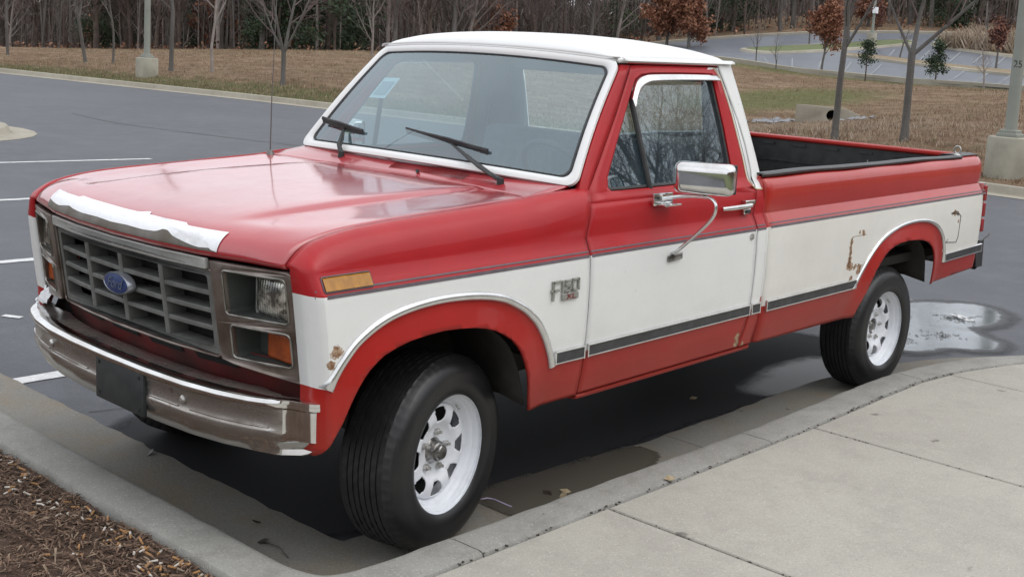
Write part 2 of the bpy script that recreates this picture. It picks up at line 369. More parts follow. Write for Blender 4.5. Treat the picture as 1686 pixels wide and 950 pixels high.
def panel(xs,zb,zt,yf,matf,levels=ZL):
    b=MB(); rows=[]
    for x in xs:
        lo,hi=zb(x),zt(x); rows.append([(x,yf(x,z),z) for z in [min(max(l,lo),hi) for l in levels]+[hi]])
    n=len(rows[0])
    for r in rows: b.v+=r
    for i in range(len(rows)-1):
        for j in range(n-1):
            q=(i*n+j,(i+1)*n+j,(i+1)*n+j+1,i*n+j+1)
            P=[b.v[k] for k in q]; cz=sum(p[2] for p in P)/4; cx=sum(p[0] for p in P)/4
            if max(p[2] for p in P)-min(p[2] for p in P)<1e-6: continue
            b.f.append(q); b.m.append(matf(cx,cz))
    return b
def xr(a,b,st):
    n=max(1,int(round(abs(b-a)/st))); return [a+(b-a)*i/n for i in range(n+1)]
# ---- front fender (driver side, then mirrored)
GAPZ=[(-.64,1.292),(-.50,1.280),(-.39,1.268),(-.1,1.254),(.263,1.237),(.40,1.227),(.462,1.219),(.52,1.209),(.57,1.196),(.60,1.183),(.631,1.161),(.650,1.142),(.662,1.124)]
def gz(x): return interp(x,GAPZ)
def cornerfac(x):
    t=max(0,min(1,(x-.622)/.040)); return 1-math.sqrt(max(0,1-t*t))
def shear(x,z):
    if z>=1.1 or x<=.35: return x
    sh_=(1.1-max(z,.74))*.115; return .35+(x-.35)*(1-sh_/.312)
def door_x0(z): return interp(z,[(.44,-.634),(1.05,-.630),(1.106,-.638),(1.235,-.677),(1.28,-.700),(1.327,-.741),(1.571,-.948),(1.762,-1.090)])
def fender_mb():
    xs=sorted(set([round(v,4) for v in xr(-.6235,.56,.022)+xr(.56,.662,.0085)]+[round(x,4) for x,_ in OPEN_F]+[-.3365,-.3355]))
    b=MB(); rows=[]
    for x in xs:
        zg=gz(x); lo=.487
        if x>=-.336:
            lo=.75
            for _ in range(12): lo=.5*lo+.5*interp(shear(x,lo),SF)
        h=min(.135,zg-1.112); wid=lerp(.0,.0,0)
        yt=interp(x,[(-.64,.872),(-.5,.85),(-.39,.838),(.66,.838)])
        arc=[]
        for k in range(8):
            a=R(90*k/7*.96); yy=yt+(.945-yt)*math.sin(a)**.9; zz=zg-h*(1-math.cos(a))
            arc.append((yy,zz))
        cf=cornerfac(x); pts=[]
        for yy,zz in arc: pts.append((yy,zz))
        for z in [l for l in reversed(ZL) if l<=1.106]:
            z=max(z,lo); pts.append((sy(z)+flare(shear(x,z),z,OPEN_F,0),z))
        row=[]
        for yy,zz in pts:
            y2=yy-(yy-.845)*cf*.86 if yy>.845 else yy
            xx=shear(x,zz)
            if x<-.5: xx+=(door_x0(zz)+.0085+.6235)*((-.5-x)/.1235)
            row.append((xx,y2,zz))
        rows.append(row)
    n=len(rows[0])
    for r in rows: b.v+=r
    for i in range(len(rows)-1):
        for j in range(n-1):
            q=(i*n+j,i*n+j+1,(i+1)*n+j+1,(i+1)*n+j); P=[b.v[k] for k in q]
            if max(p[2] for p in P)-min(p[2] for p in P)<1e-6 and max(p[1] for p in P)-min(p[1] for p in P)<1e-6: continue
            cx=sum(p[0] for p in P)/4; cz=sum(p[2] for p in P)/4
            b.f.append(q[::-1])
            if cz>STZ: mi=0
            elif inpoly(cx,cz,PF): mi=2
            elif cz<.745 and cx>.55: mi=2
            elif cz<MZ: mi=2
            else: mi=1
            b.m.append(mi)
    return b
fd=fender_mb().build('front_fender',['red_fender','white_paint','red_lower'],truck,smooth=28,solid=.012)
mirror_obj(fd)
# ---- strips that follow the side: stripe, moulding, arch trims
def strip(path,wz,th,yoff,prof='flat',yf=None,w2=None):
    """strip along (x,z) path on the body side; width wz, thickness th"""
    b=MB(); rows=[]
    P=[Vector((a,c)) for a,c in path]
    for i,p in enumerate(P):
        t=(P[min(i+1,len(P)-1)]-P[max(i-1,0)]).normalized(); nrm=Vector((-t.y,t.x))
        if prof=='round': secs=[(-.5,0),(-.42,.65),(-.2,1),(.2,1),(.42,.65),(.5,0)]
        else: secs=[(-.5,0),(-.46,1),(.46,1),(.5,0)]
        rows.append([(q.x,(yf(q.x,q.y) if yf else sy(q.y))+yoff+th*h,q.y) for s,h in secs for q in [p+nrm*s*wz]])
    b.grid(rows); n=len(rows[0])
    b.f.append(tuple(range(n))); b.m.append(0); o=(len(rows)-1)*n; b.f.append(tuple(range(o,o+n))); b.m.append(0)
    return b
def orient(me):
    bm=bmesh.new(); bm.from_mesh(me); bmesh.ops.recalc_face_normals(bm,faces=bm.faces); bm.faces.ensure_lookup_table(); seen=set()
    for f0 in bm.faces:
        if f0.index in seen: continue
        comp=[f0]; seen.add(f0.index); st_=[f0]
        while st_:
            f=st_.pop()
            for e in f.edges:
                for g in e.link_faces:
                    if g.index not in seen: seen.add(g.index); comp.append(g); st_.append(g)
        tot=0
        for f in comp:
            c=f.calc_center_median(); xd=-1 if c.x<-1.9 and abs(f.normal.x)>.8 else 0
            tot+=f.calc_area()*(f.normal.y*c.y+f.normal.z*(c.z-.8)*.5+f.normal.x*xd)
        if tot<0: bmesh.ops.reverse_faces(bm,faces=comp)
    bm.to_mesh(me); bm.free()
def both(o):
    mirror_obj(o); return o
def unshear(x,z):
    if z>=1.1 or x<=.35: return x
    return .35+(x-.35)/(1-(1.1-max(z,.74))*.115/.312)
yfF=lambda x,z: sy(z)+flare(x,z,OPEN_F,0)-(sy(z)-.845)*cornerfac(unshear(x,z))*.86
yfS=lambda x,z: sy(z)
yfB=lambda x,z: sy(z)+flare(x,z,OPEN_B,0)
smP=lambda P,s=3:[tuple(v) for v in cr_path(P,s)]
both(strip(smP(TRIM_F),.030,.012,.001,'round',yfF).build('wheel_arch_trim','chrome_trim',truck,smooth=50,recalc=True))
both(strip(smP(TRIM_B),.022,.011,.001,'round',yfB).build('wheel_arch_trim','chrome_trim',truck,smooth=50,recalc=True))
def moulding(x0,x1,zc0,zc1,yf):
    xs=xr(x0,x1,.12)
    zc=lambda x:lerp(zc0,zc1,(x-x0)/(x1-x0))
    a=strip([(x,zc(x)) for x in xs],.036,.008,.001,'flat',yf).build('moulding_insert','moulding_black',truck,recalc=True)
    for s in(1,-1):
        c=strip([(x,zc(x)+s*.0225) for x in xs],.0095,.011,.001,'round',yf).build('moulding_edge','chrome_trim',a,smooth=50,recalc=True)
    for x in(x0,x1): e=MB(); e.box((x,yf(x,zc(x))+.006,zc(x)),(.006,.012,.052)); e.build('moulding_end','chrome_trim',a)
    # far side
    m=mirror_obj(a)
    for ch in [c for c in C.objects if c.parent==a]: mirror_obj(ch,m)
moulding(-.452,-.617,.671,.670,yfF)
moulding(-.640,-1.786,.671,.671,yfS)
moulding(-1.805,-1.875,.671,.671,yfS)
moulding(-1.935,-2.812,.668,.668,yfB)
moulding(-3.912,-4.445,.690,.700,yfB)
def stripes(x0,x1,z0,z1,yf):
    xs=xr(x0,x1,.03); zc=lambda x:lerp(z0,z1,(x-x0)/(x1-x0))
    a=strip([(x,zc(x)) for x in xs],.0115,.0012,.0006,'flat',yf).build('pinstripe','stripe_grey',truck,recalc=True); both(a)
    a=strip([(x,zc(x)+.017) for x in xs],.005,.0012,.0016,'flat',yf).build('pinstripe','stripe_grey',truck,recalc=True); both(a)
stripes(.640,-.618,1.044,1.044,yfF); stripes(-.634,-1.792,1.044,1.044,yfS); stripes(-1.806,-1.880,1.044,1.044,yfS); stripes(-1.925,-4.435,1.046,1.046,yfB)
# ---- hood
def hood_cols():
    def col(xe,z5,zs,xr_,zr,dip=0):
        e=[(xe-.012,1.112),(xe+.002,1.128),(xe-.002,1.150),(xe-.022,1.178),(xe-.058,1.200),(xe-.115,1.215),(xe-.20,z5)]
        for x,z in zs: e.append((x,z))
        e.append((xr_,zr)); return e
    K={}
    K[0]=col(.792,1.229,[(.42,1.243),(.2,1.253),(0,1.260),(-.2,1.265),(-.36,1.267)],-.520,1.262)
    K[.25]=col(.782,1.228,[(.42,1.242),(.2,1.252),(0,1.259),(-.2,1.264),(-.36,1.266)],-.515,1.261)
    K[.475]=col(.755,1.229,[(.40,1.243),(.2,1.254),(0,1.261),(-.2,1.265),(-.36,1.267)],-.500,1.262)
    K[.495]=col(.751,1.226,[(.40,1.240),(.2,1.251),(0,1.258),(-.2,1.262),(-.36,1.265)],-.497,1.260)
    K[.525]=col(.745,1.219,[(.40,1.228),(.2,1.237),(0,1.244),(-.2,1.250),(-.36,1.255)],-.494,1.256)
    K[.68]=col(.706,1.217,[(.38,1.226),(.2,1.236),(0,1.244),(-.2,1.251),(-.33,1.257)],-.462,1.262)
    K[.78]=[(.668,1.110),(.684,1.126),(.680,1.142),(.662,1.166),(.630,1.186),(.576,1.201),(.48,1.219),(.37,1.230),(.19,1.240),(0,1.248),(-.2,1.256),(-.31,1.261),(-.430,1.266)]
    K[.832]=[(.648,1.108),(.662,1.122),(.652,1.139),(.632,1.160),(.600,1.182),(.55,1.201),(.46,1.219),(.36,1.229),(.18,1.240),(0,1.249),(-.2,1.257),(-.30,1.262),(-.402,1.268)]
    return K
HK=hood_cols(); HY=sorted(HK)
def hoodpt(y,s):
    """s = 0..12 along the column keys"""
    a=abs(y); i=max(k for k in range(len(HY)) if HY[k]<=a+1e-9); j=min(i+1,len(HY)-1)
    t=0 if i==j else (a-HY[i])/(HY[j]-HY[i]); k=min(int(s),11); f=s-k
    def c(K,q): return Vector((HK[HY[K]][q][0],HK[HY[K]][q][1]))
    def crs(K):
        p0,p1,p2,p3=[c(K,max(0,min(12,k+d))) for d in(-1,0,1,2)]
        return .5*((2*p1)+(p2-p0)*f+(2*p0-5*p1+4*p2-p3)*f*f+(3*p1-p0-3*p2+p3)*f**3)
    p=crs(i)*(1-t)+crs(j)*t
    return Vector((p.x,y,p.y))
ys=sorted(set([0,.08,.17,.25,.33,.41,.475,.485,.495,.505,.515,.525,.57,.62,.68,.73,.78,.81,.832])); ys=[-y for y in reversed(ys) if y>0]+ys
hb=MB(); hb.grid([[hoodpt(y,s/3) for s in range(0,37)] for y in ys])
hood=hb.build('hood','red_hood',truck,smooth=18,flip=True,solid=.012)
# peeling film and bare nose strip lying on the front of the hood
def film(name,pts_top,pts_bot,m,off,par):
    b=MB(); rows=[]
    y=-.575
    while y<=.5751:
        t0=interp(y,pts_bot); t1=interp(y,pts_top); r=[]
        for k in range(9):
            s=lerp(t0,t1,k/8); p=hoodpt(y,s); q=hoodpt(y,s+.05); q2=hoodpt(y+.01,s)
            n=(q-p).cross(q2-p).normalized(); n=n if n.z>0 or n.x>0 else -n
            if n.z<0: n=-n
            r.append(p+n*off)
        rows.append(r); y+=.0115
    b.grid(rows); return b.build(name,m,par,recalc=True,smooth=40)
film('bare_metal_strip',[(-.575,3.4),(.575,3.4)],[(-.575,1.05),(.575,1.05)],'bare_primer',.0022,hood)
film('peeling_white_film',[(-.575,3.72),(-.36,3.74),(-.352,3.70),(-.335,3.98),(.08,3.93),(.10,3.96),(.135,4.22),(.15,4.2),(.152,3.92),(.375,3.86),(.382,3.62),(.40,3.60),(.575,3.62)],
     [(-.575,2.45),(-.50,2.28),(-.44,2.2),(-.40,2.36),(-.35,2.55),(-.31,2.4),(-.22,2.3),(-.10,2.36),(0,2.28),(.10,2.34),(.2,2.28),(.27,2.4),(.30,2.75),(.325,2.72),(.36,2.3),(.42,1.95),(.47,1.7),(.5,1.62),(.545,1.75),(.552,1.5),(.575,1.35)],'white_film',.0030,hood)
# cowl panel
cb=MB(); rows=[]
for i in range(41):
    y=-.838+.8380*2*i/40; a=abs(y)
    xh=interp(a,[(0,-.527),(.25,-.522),(.5,-.504),(.68,-.469),(.78,-.437),(.838,-.409)]); xw=-.61-.045*(a/.86)**2
    zh=interp(a,[(0,1.259),(.6,1.256),(.838,1.264)]); rows.append([(lerp(xh,xw,t),y,lerp(zh,1.300,t**1.1)) for t in (0,.12,.3,.5,.7,.85,1)])
cb.grid(rows); cowl=cb.build('cowl_panel','red_hood',truck,flip=True,solid=.01)
if True:
    g=MB()   # louvre slots
    for y0,y1 in((-.12,.36),):
        k=y0
        while k<y1:
            a=abs(k); xh=interp(a,[(0,-.527),(.5,-.504),(.68,-.469)]); g.box((xh-.052,k,interp(a,[(0,1.259),(.6,1.256)])+.0245),(.05,.0028,.003),rot=Matrix.Rotation(.44,3,'Y')); k+=.0155
    tag(g.build('cowl_louvres','red_shaded',cowl),kind='stuff')
# ---- door
GZ0=1.235
def door_x1(z): return interp(z,[(.44,-1.742),(.52,-1.768),(.66,-1.795),(1.0,-1.798),(1.106,-1.808),(1.16,-1.828),(1.235,-1.846),(1.305,-1.854),(1.415,-1.842),(1.525,-1.814),(1.642,-1.768),(1.762,-1.722)])
def quad_panel(x0f,x1f,zlo,zhi,yf,matf,nx=40,levels=ZL):
    b=MB(); L=[l for l in levels if zlo<l<zhi]; L=[zlo]+L+[zhi]; rows=[]
    for z in L: rows.append([(lerp(x0f(z),x1f(z),i/nx),yf(lerp(x0f(z),x1f(z),i/nx),z),z) for i in range(nx+1)])
    n=nx+1
    for r in rows: b.v+=r
    for j in range(len(L)-1):
        for i in range(nx):
            cz=(L[j]+L[j+1])/2; cx=(rows[j][i][0]+rows[j][i+1][0])/2
            b.f.append((j*n+i,(j+1)*n+i,(j+1)*n+i+1,j*n+i+1)); b.m.append(matf(cx,cz))
    return b
side_m=lambda cx,cz: 0 if cz>STZ else (2 if cz<MZ else 1)
db=quad_panel(door_x0,door_x1,.492,GZ0,yfS,side_m)
# upper frame ring: inner loop = window opening, mid, outer
WIN=[(-1.700,1.275),(-1.30,1.268),(-.90,1.268),(-.838,1.270),(-.822,1.285),(-.830,1.325),(-.940,1.480),(-1.065,1.650),(-1.105,1.700),(-1.150,1.722),(-1.215,1.730),(-1.40,1.733),(-1.60,1.733),(-1.655,1.728),(-1.680,1.700),(-1.705,1.500),(-1.713,1.345),(-1.712,1.290)]
PIN=[(-1.846,1.222),(-1.30,1.250),(-.90,1.250),(-.80,1.252),(-.76,1.275),(-.775,1.325),(-.915,1.510),(-1.055,1.690),(-1.085,1.730),(-1.13,1.745),(-1.215,1.750),(-1.40,1.752),(-1.60,1.752),(-1.690,1.757),(-1.728,1.715),(-1.772,1.560),(-1.805,1.362),(-1.812,1.285)]
OUT=[(-1.8455,1.2345),(-1.30,1.235),(-.90,1.235),(-.6772,1.2355),(-.70,1.280),(-.741,1.327),(-.948,1.571),(-1.068,1.728),(-1.088,1.762),(-1.13,1.764),(-1.215,1.764),(-1.40,1.764),(-1.60,1.764),(-1.722,1.763),(-1.768,1.642),(-1.814,1.525),(-1.842,1.415),(-1.854,1.305)]
def densify(L,n=5): 
    out=[]
    for i,p in enumerate(L):
        q=L[(i+1)%len(L)]
        for k in range(n): out.append((lerp(p[0],q[0],k/n),lerp(p[1],q[1],k/n)))
    return out
ycab=lambda z: .898-.28*(z-1.265) if z>1.262 else sy(z)
base=len(db.v); n=len(WIN)
rings=[]
for L,dy in((WIN,-.028),(WIN,-.004),(None,0.004),(PIN,0),(OUT,0)):
    if L is None: L=[(lerp(a[0],c[0],.35),lerp(a[1],c[1],.35)) for a,c in zip(WIN,PIN)]
    L=densify(L); rings.append([(x,ycab(z)+dy,z) for x,z in L])
for r in rings: db.v+=r
m_=len(rings[0])
for k in range(len(rings)-1):
    for i in range(m_):
        j=(i+1)%m_; q=(base+k*m_+i,base+(k+1)*m_+i,base+(k+1)*m_+j,base+k*m_+j)
        cx=sum(db.v[a][0] for a in q)/4; cz=sum(db.v[a][2] for a in q)/4
        white=(k==3 and cx<-1.64 and (cz>1.30 or cx<-1.818))
        db.f.append(q); db.m.append(1 if white else 0)
door=db.build('door',['red_paint','white_paint','red_lower'],truck,smooth=26,solid=.014); orient(door.data)
PINL=[(-1.683,1.763),(-1.700,1.752),(-1.728,1.715),(-1.752,1.64),(-1.772,1.560),(-1.792,1.45),(-1.805,1.362),(-1.812,1.285),(-1.822,1.245),(-1.842,1.226),(-1.875,1.2205),(-1.925,1.2205)]
strip(smP(PINL,4),.0045,.0012,.002,'flat',lambda x,z:ycab(z)).build('cream_pinstripe','cream_line',door,recalc=True)
strip([(x-.014,z) for x,z in smP(PINL[:-3],4)],.0025,.001,.002,'flat',lambda x,z:ycab(z)).build('cream_pinstripe','stripe_grey',door,recalc=True)
for gx_ in (lambda z:door_x0(z)+.0045,lambda z:door_x1(z)-.005):  # near-black strips paint the shade inside the door gaps
    g_=MB(); g_.tube([(gx_(z),ycab(z)-.009,z) for z in (.50,.65,.85,1.0,1.045,1.075,1.106,1.16,1.235,1.28,1.33,1.45,1.57,1.70,1.76)],.0062,6); g_.build('door_gap_shade','gap_dark',door)
# window seal, glass, vent bar, shade
sb=MB(); sl_=[(x,ycab(z)-.020,z) for x,z in densify([(lerp(a,-1.3,.012),lerp(b,1.5,.02)) for a,b in WIN])]; sb.tube(sl_+[sl_[0]],.009,6,cap=False); sb.build('window_seal','rubber_black',door)
gb=MB(); gb.add([(x,ycab(z)-.024,z) for x,z in WIN],[tuple(range(len(WIN)))]); gb.build('window_glass','side_glass',door,smooth=0)
vb=MB(); vb.tube([(-1.062,ycab(1.71)-.012,1.71),(-1.078,ycab(1.5)-.010,1.5),(-1.098,ycab(1.262)-.010,1.262)],.012,8); vb.build('vent_window_bar','black_plastic',door)
SH=[(-1.045,1.622),(-1.075,1.670),(-1.105,1.702),(-1.150,1.718),(-1.215,1.724),(-1.40,1.727),(-1.60,1.727),(-1.69,1.725)]
sh=MB(); P=cr_path([(a,b,0) for a,b in SH],4); rows=[]
for i,p in enumerate(P):
    wd=interp(i/len(P),[(0,.050),(.3,.055),(.5,.036),(1,.026)]); rows.append([(p.x,ycab(p.y)+.004,p.y+.008),(p.x,ycab(p.y)+.016,p.y+.004),(p.x,ycab(p.y)+.030,p.y-wd*.45),(p.x-.0,ycab(p.y)+.034,p.y-wd*.62)])
sh.grid(rows); sh.build('window_shade','chrome',door,solid=.003,recalc=True)
# handle
hd=MB(); hd.tube([(-1.535,.962,1.155),(-1.60,.972,1.1555),(-1.70,.972,1.156),(-1.76,.965,1.157)],[.0095,.0115,.0115,.013],10,flat=1.0)
hd.box((-1.748,.957,1.170),(.075,.03,.022)); hd.build('door_handle','chrome',door,smooth=40,bevel=.003)
hd=MB(); hd.box((-1.735,.955,1.130),(.055,.024,.026)); hd.build('handle_button','chrome',door,bevel=.004)
hd=MB(); hd.box((-1.738,.9675,1.130),(.036,.004,.014)); hd.build('handle_button_face','black_plastic',door)
hd=MB(); hd.add([(x,.9448,z) for x,z in rrect(-1.72,-1.58,1.125,1.195,.03)],[tuple(range(20))]); 
ob=MB(); rows=[]
for k in range(9):
    t=k/8; rows.append([(-1.65+.075*math.cos(a)*(1-t*.35),.9452-(.0005),1.160+.036*math.sin(a)*(1-t*.35)) for a in [2*math.pi*q/20 for q in range(20)]])
kh=MB(); kh.tube([(-1.757,.975,1.016),(-1.757,.989,1.016)],[.016,.014],14); kh.build('key_lock','nut_metal',door,smooth=40)
# side mirror with arm
arm=MB(); arm.tube(cr_path([(-1.09,.935,1.222),(-1.115,.985,1.238),(-1.14,1.066,1.252),(-1.15,1.135,1.255),(-1.15,1.172,1.243),(-1.15,1.184,1.212),(-1.15,1.160,1.160),(-1.15,1.052,1.054),(-1.152,1.005,1.014),(-1.155,.985,1.004)],5),.0078,8)
mir=arm.build('side_mirror','chrome',door,smooth=60) if False else arm.build('side_mirror','chrome_trim',truck,smooth=60)
def rbox(name,c,s,m,par,bev,rot=None,seg=4):
    b=MB(); b.box((0,0,0),s); me=b.mesh(name,[m] if isinstance(m,str) else m,smooth=0); o=new_obj(name,me,par)
    bm=bmesh.new(); bm.from_mesh(me); bmesh.ops.bevel(bm,geom=bm.edges[:],offset=bev,segments=seg,profile=.6,affect='EDGES'); 
    mt=(rot.to_4x4() if rot is not None else Matrix.Identity(4)); mt.translation=Vector(c); bmesh.ops.transform(bm,matrix=mt,verts=bm.verts); bm.to_mesh(me); bm.free(); shade(me,50); return o
mrot=Matrix.Rotation(R(24),3,'Z')
mh=rbox('mirror_head',(-1.145,1.125,1.330),(.085,.252,.130),'chrome',mir,.040,mrot,6)
rbox('mirror_glass',(-1.178,1.113,1.330),(.006,.226,.104),'emblem_silver',mir,.002,mrot,1)
rbox('mirror_backing',(-1.174,1.115,1.330),(.012,.246,.120),'black_plastic',mir,.005,mrot,2)
st=MB(); st.tube([(-1.15,1.128,1.27),(-1.15,1.128,1.252)],[.010,.007],8); st.build('mirror_stem','black_plastic',mir)
rbox('mirror_bracket',(-1.105,.950,1.228),(.130,.012,.050),'chrome',mir,.004,None,2)
rbox('mirror_bracket',(-1.120,.975,1.207),(.115,.045,.008),'chrome',mir,.003,None,2)
for x_ in(-1.065,-1.145):
    st=MB(); st.tube([(x_,.955,1.236),(x_,.961,1.236)],.0065,8); st.build('bracket_bolt','black_plastic',mir)
rbox('mirror_bracket',(-1.163,.990,.984),(.095,.012,.026),'hub_metal',mir,.004,Matrix.Rotation(R(4),3,'Y'),2)
rbox('mirror_bracket',(-1.165,.998,1.003),(.06,.020,.007),'grille_trim',mir,.002,None,2)
# far-side mirror
for o in [mir]+[c for c in C.objects if c.parent==mir]:
    if o is mir: fm=mirror_obj(o)
for c in [c for c in C.objects if c.parent==mir]: mirror_obj(c,fm)
# far-side door and its parts
fdoor=mirror_obj(door)
for c in [c for c in C.objects if c.parent==door]: mirror_obj(c,fdoor)
# ---- cab shell: rear quarter, pillars, back wall, sills
cs=MB()
qx0=lambda z: door_x1(z)-.010
qx1=lambda z: interp(z,[(.44,-1.868),(.70,-1.880),(1.1,-1.886),(1.221,-1.930),(1.358,-1.912),(1.60,-1.868),(1.79,-1.818)])
q=quad_panel(qx0,qx1,.492,1.785,lambda x,z:ycab(z),lambda cx,cz: 1 if cz>1.2205 else (0 if cz>STZ else (2 if cz<MZ else 1)),6,ZL[:-1]+[1.2205,1.25,1.262,1.3,1.358,1.42,1.5,1.6,1.7,1.77])
cs.add(q.v,q.f); cs.m[-len(q.m):]=q.m
def back_y(z): return ycab(z)-.0
# rounded rear corner + back wall (with window hole)
zl=[.492,.6,.72,.85,.95,1.045,1.106,1.16,1.2205,1.25,1.262,1.3,1.36,1.45,1.56,1.62,1.70,1.745,1.785]
def backring(z):
    xb=qx1(z); y0=ycab(z); r=.035; pts=[]
    for k in range(6):
        a=R(90*k/5); pts.append((xb-r*math.sin(a),y0-r*(1-math.cos(a)),z))
    return pts
rows=[backring(z) for z in zl]; nb=len(cs.v); cs.grid(rows,mf=lambda i,j: 1 if zl[i]>=1.22 else (0 if zl[i]>=1.04 else (2 if zl[i]<.66 else 1)))
wl=.60
def bx(z): return qx1(z)-.035
nb=MB()
for y0f,y1f,z0,z1 in((lambda z:ycab(z)-.035,lambda z:-(ycab(z)-.035),.492,1.32),(lambda z:ycab(z)-.035,lambda z:-(ycab(z)-.035),1.690,1.785),(lambda z:ycab(z)-.035,lambda z:wl,1.32,1.690)):
    rr=[]
    for z in [z0]+[q_ for q_ in zl if z0<q_<z1]+[z1]:
        rr.append([(bx(z),lerp(y0f(z),y1f(z),k/10),z) for k in range(11)])
    cs.grid(rr,mf=lambda i,j,rr=rr: 1 if rr[i][0][2]>=1.22 else 0)
# door jamb side strip above door and A pillar outer (red) to the windshield frame
def ws_b(s): return Vector((-.600-.048*s*s,.855*s,1.302+.012*(1-s*s)))
def ws_t(s): return Vector((-.985-.045*s*s,.728*s,1.768+.028*(1-s*s)))
def ws(s,t):
    p=ws_b(s).lerp(ws_t(s),t); p.x+=.018*math.sin(math.pi*t); return p
rows=[]
for k in range(13):
    t=k/12; z=lerp(1.236,1.764,t); xo=door_x0(z)+.008; yo=ycab(z)
    if z<1.30: inn=Vector((-.63+0,.872,z)); 
    tt=max(0,min(1,(z-1.302)/(1.768-1.302))); inn=ws(1.0,tt); 
    mid=Vector((inn.x-.012,inn.y+.022,inn.z)) 
    rows.append([(xo,yo,z),(lerp(xo,mid.x,.45),lerp(yo,mid.y,.40)+.004,z),(mid.x,mid.y,z),(inn.x-.01,inn.y+.002,z)])
cs.grid(rows,0)
# roof side rail above the door
rows=[]
for k in range(13):
    x=lerp(-1.075,-1.735,k/12); rows.append([(x,ycab(1.770),1.770),(x,ycab(1.786)-.002,1.786),(x,ycab(1.786)-.03,1.79)])
cs.grid(rows,0)
# rocker sill below the door
rows=[]
for k in range(21):
    x=lerp(-.63,-1.865,k/20); rows.append([(x,.930,.489),(x,.944,.482),(x,.938,.468),(x,.90,.462),(x,.82,.47)])
cs.grid(rows,2)
half=(list(cs.v),list(cs.f),list(cs.m))
nv=len(cs.v); cs.v+=[(x,-y,z) for x,y,z in half[0]]; cs.f+=[tuple(i+nv for i in f)[::-1] for f in half[1]]; cs.m+=half[2]
cab=cs.build('cab_shell',['red_paint','white_paint','red_lower'],truck,smooth=30,merge=1e-5,solid=.010); orient(cab.data)
# inner jamb darkness: thin inner door pillars
for s in(1,-1):
    jb=MB()
    jb.tube([(-1.80,s*.845,1.27),(-1.74,s*.722,1.74)],.03,8)
    jb.tube([(-1.02,s*.705,1.745),(-1.75,s*.705,1.745)],.025,8)
    jb.add([(-1.875,s*.87,1.25),(-1.875,s*.62,1.25),(-1.79,s*.62,1.74),(-1.79,s*.73,1.74)],[(0,1,2,3)])
    jb.build('inner_pillar','dash',cab)
rg=MB(); rg.add([(bx(1.32)+.004,-.60,1.32),(bx(1.32)+.004,.60,1.32),(bx(1.69)+.004,.60,1.69),(bx(1.69)+.004,-.60,1.69)],[(0,1,2,3)]); rg.build('rear_window','rear_glass',cab,smooth=0)
# roof
rb=MB(); rows=[]
xs_=[-.985,-.992,-1.01,-1.04,-1.09,-1.16,-1.25,-1.35,-1.45,-1.55,-1.64,-1.72,-1.78,-1.82,-1.845,-1.852]
for x in xs_:
    u=(-x-.985)/.867; crown=.072*math.sin(math.pi*min(1,max(0,(u*.86+.12))))**.6 if 0<u<1 else .0
    crown=interp(u,[(0,.0),(.008,.012),(.03,.028),(.06,.042),(.12,.056),(.25,.068),(.5,.074),(.7,.070),(.85,.056),(.93,.038),(.97,.022),(1,.004)])
    r=[]
    for k in range(31):
        s=-1+2*k/30; a=abs(s); yw=interp(u,[(0,.742),(.05,.757),(.9,.760),(1,.745)])
        bow=-.045*s*s+.045 if u<.15 else .045*(1-s*s)*max(0,(.4-u)/.4)
        xx=x-.045*s*s*max(0,1-u*2.2)
        edge=(1-a**5); z0=1.792+.022*(1-s*s)*(1-u*.3)
        r.append((xx,yw*s,z0+crown*edge**.6*(1-.22*a*a) - (.014 if a>.999 else 0)))
    rows.append(r)
rb.grid(rows); roof=rb.build('roof','white_roof',truck,smooth=35,flip=False,recalc=True,solid=.01)
dr=MB()
for s in(1,-1):
    rows=[]
    for k in range(25):
        x=lerp(-1.035,-1.845,k/24); rows.append([(x,s*.752,1.796),(x,s*.768,1.790),(x,s*.772,1.781),(x,s*.766,1.779),(x,s*.755,1.786)])
    dr.grid(rows)
dr.build('drip_rail','white_roof',roof,smooth=60,solid=.003,recalc=True)
# header strip between windshield frame and roof front edge (white)
rows=[]
for k in range(31):
    s=-1+2*k/30; p=ws(s,1.0); rows.append([tuple(p+Vector((.004,0,.010))),(p.x-.010,p.y*1.005,p.z+.024),(lerp(p.x,-.99-.045*s*s,.9)-.002,.745*s,1.796+.022*(1-s*s))])
hbm=MB(); hbm.grid(rows); hbm.build('windshield_header','white_roof',roof,smooth=50,solid=.006,recalc=True)
# windshield
wg=MB(); wg.grid([[ws(lerp(-.985,.985,i/24),lerp(.015,.985,j/10)) for i in range(25)] for j in range(11)]); wsg=wg.build('windshield','windshield_glass',truck,smooth=80,flip=True)
def wsmap(off):
    def f(u,v,w_):
        p=ws(u,v); a=ws(u+.01,v)-p; b=ws(u,v+.01)-p; n=a.cross(b).normalized(); 
        if n.x<0: n=-n
        return tuple(p+n*(w_+off))
    return f
def dens(L,d):
    out=[]
    for i,p in enumerate(L):
        q=L[(i+1)%len(L)]; n=max(1,int(math.hypot(q[0]-p[0],q[1]-p[1])/d))
        for k in range(n): out.append((lerp(p[0],q[0],k/n),lerp(p[1],q[1],k/n)))
    return out
def rr2(u0,u1,v0,v1,ru,rv,n=5):
    out=[]
    for (cx,cy,a0) in ((u1-ru,v1-rv,0),(u0+ru,v1-rv,90),(u0+ru,v0+rv,180),(u1-ru,v0+rv,270)):
        for k in range(n+1):
            a=R(a0+90*k/n); out.append((cx+ru*math.cos(a),cy+rv*math.sin(a)))
    return out
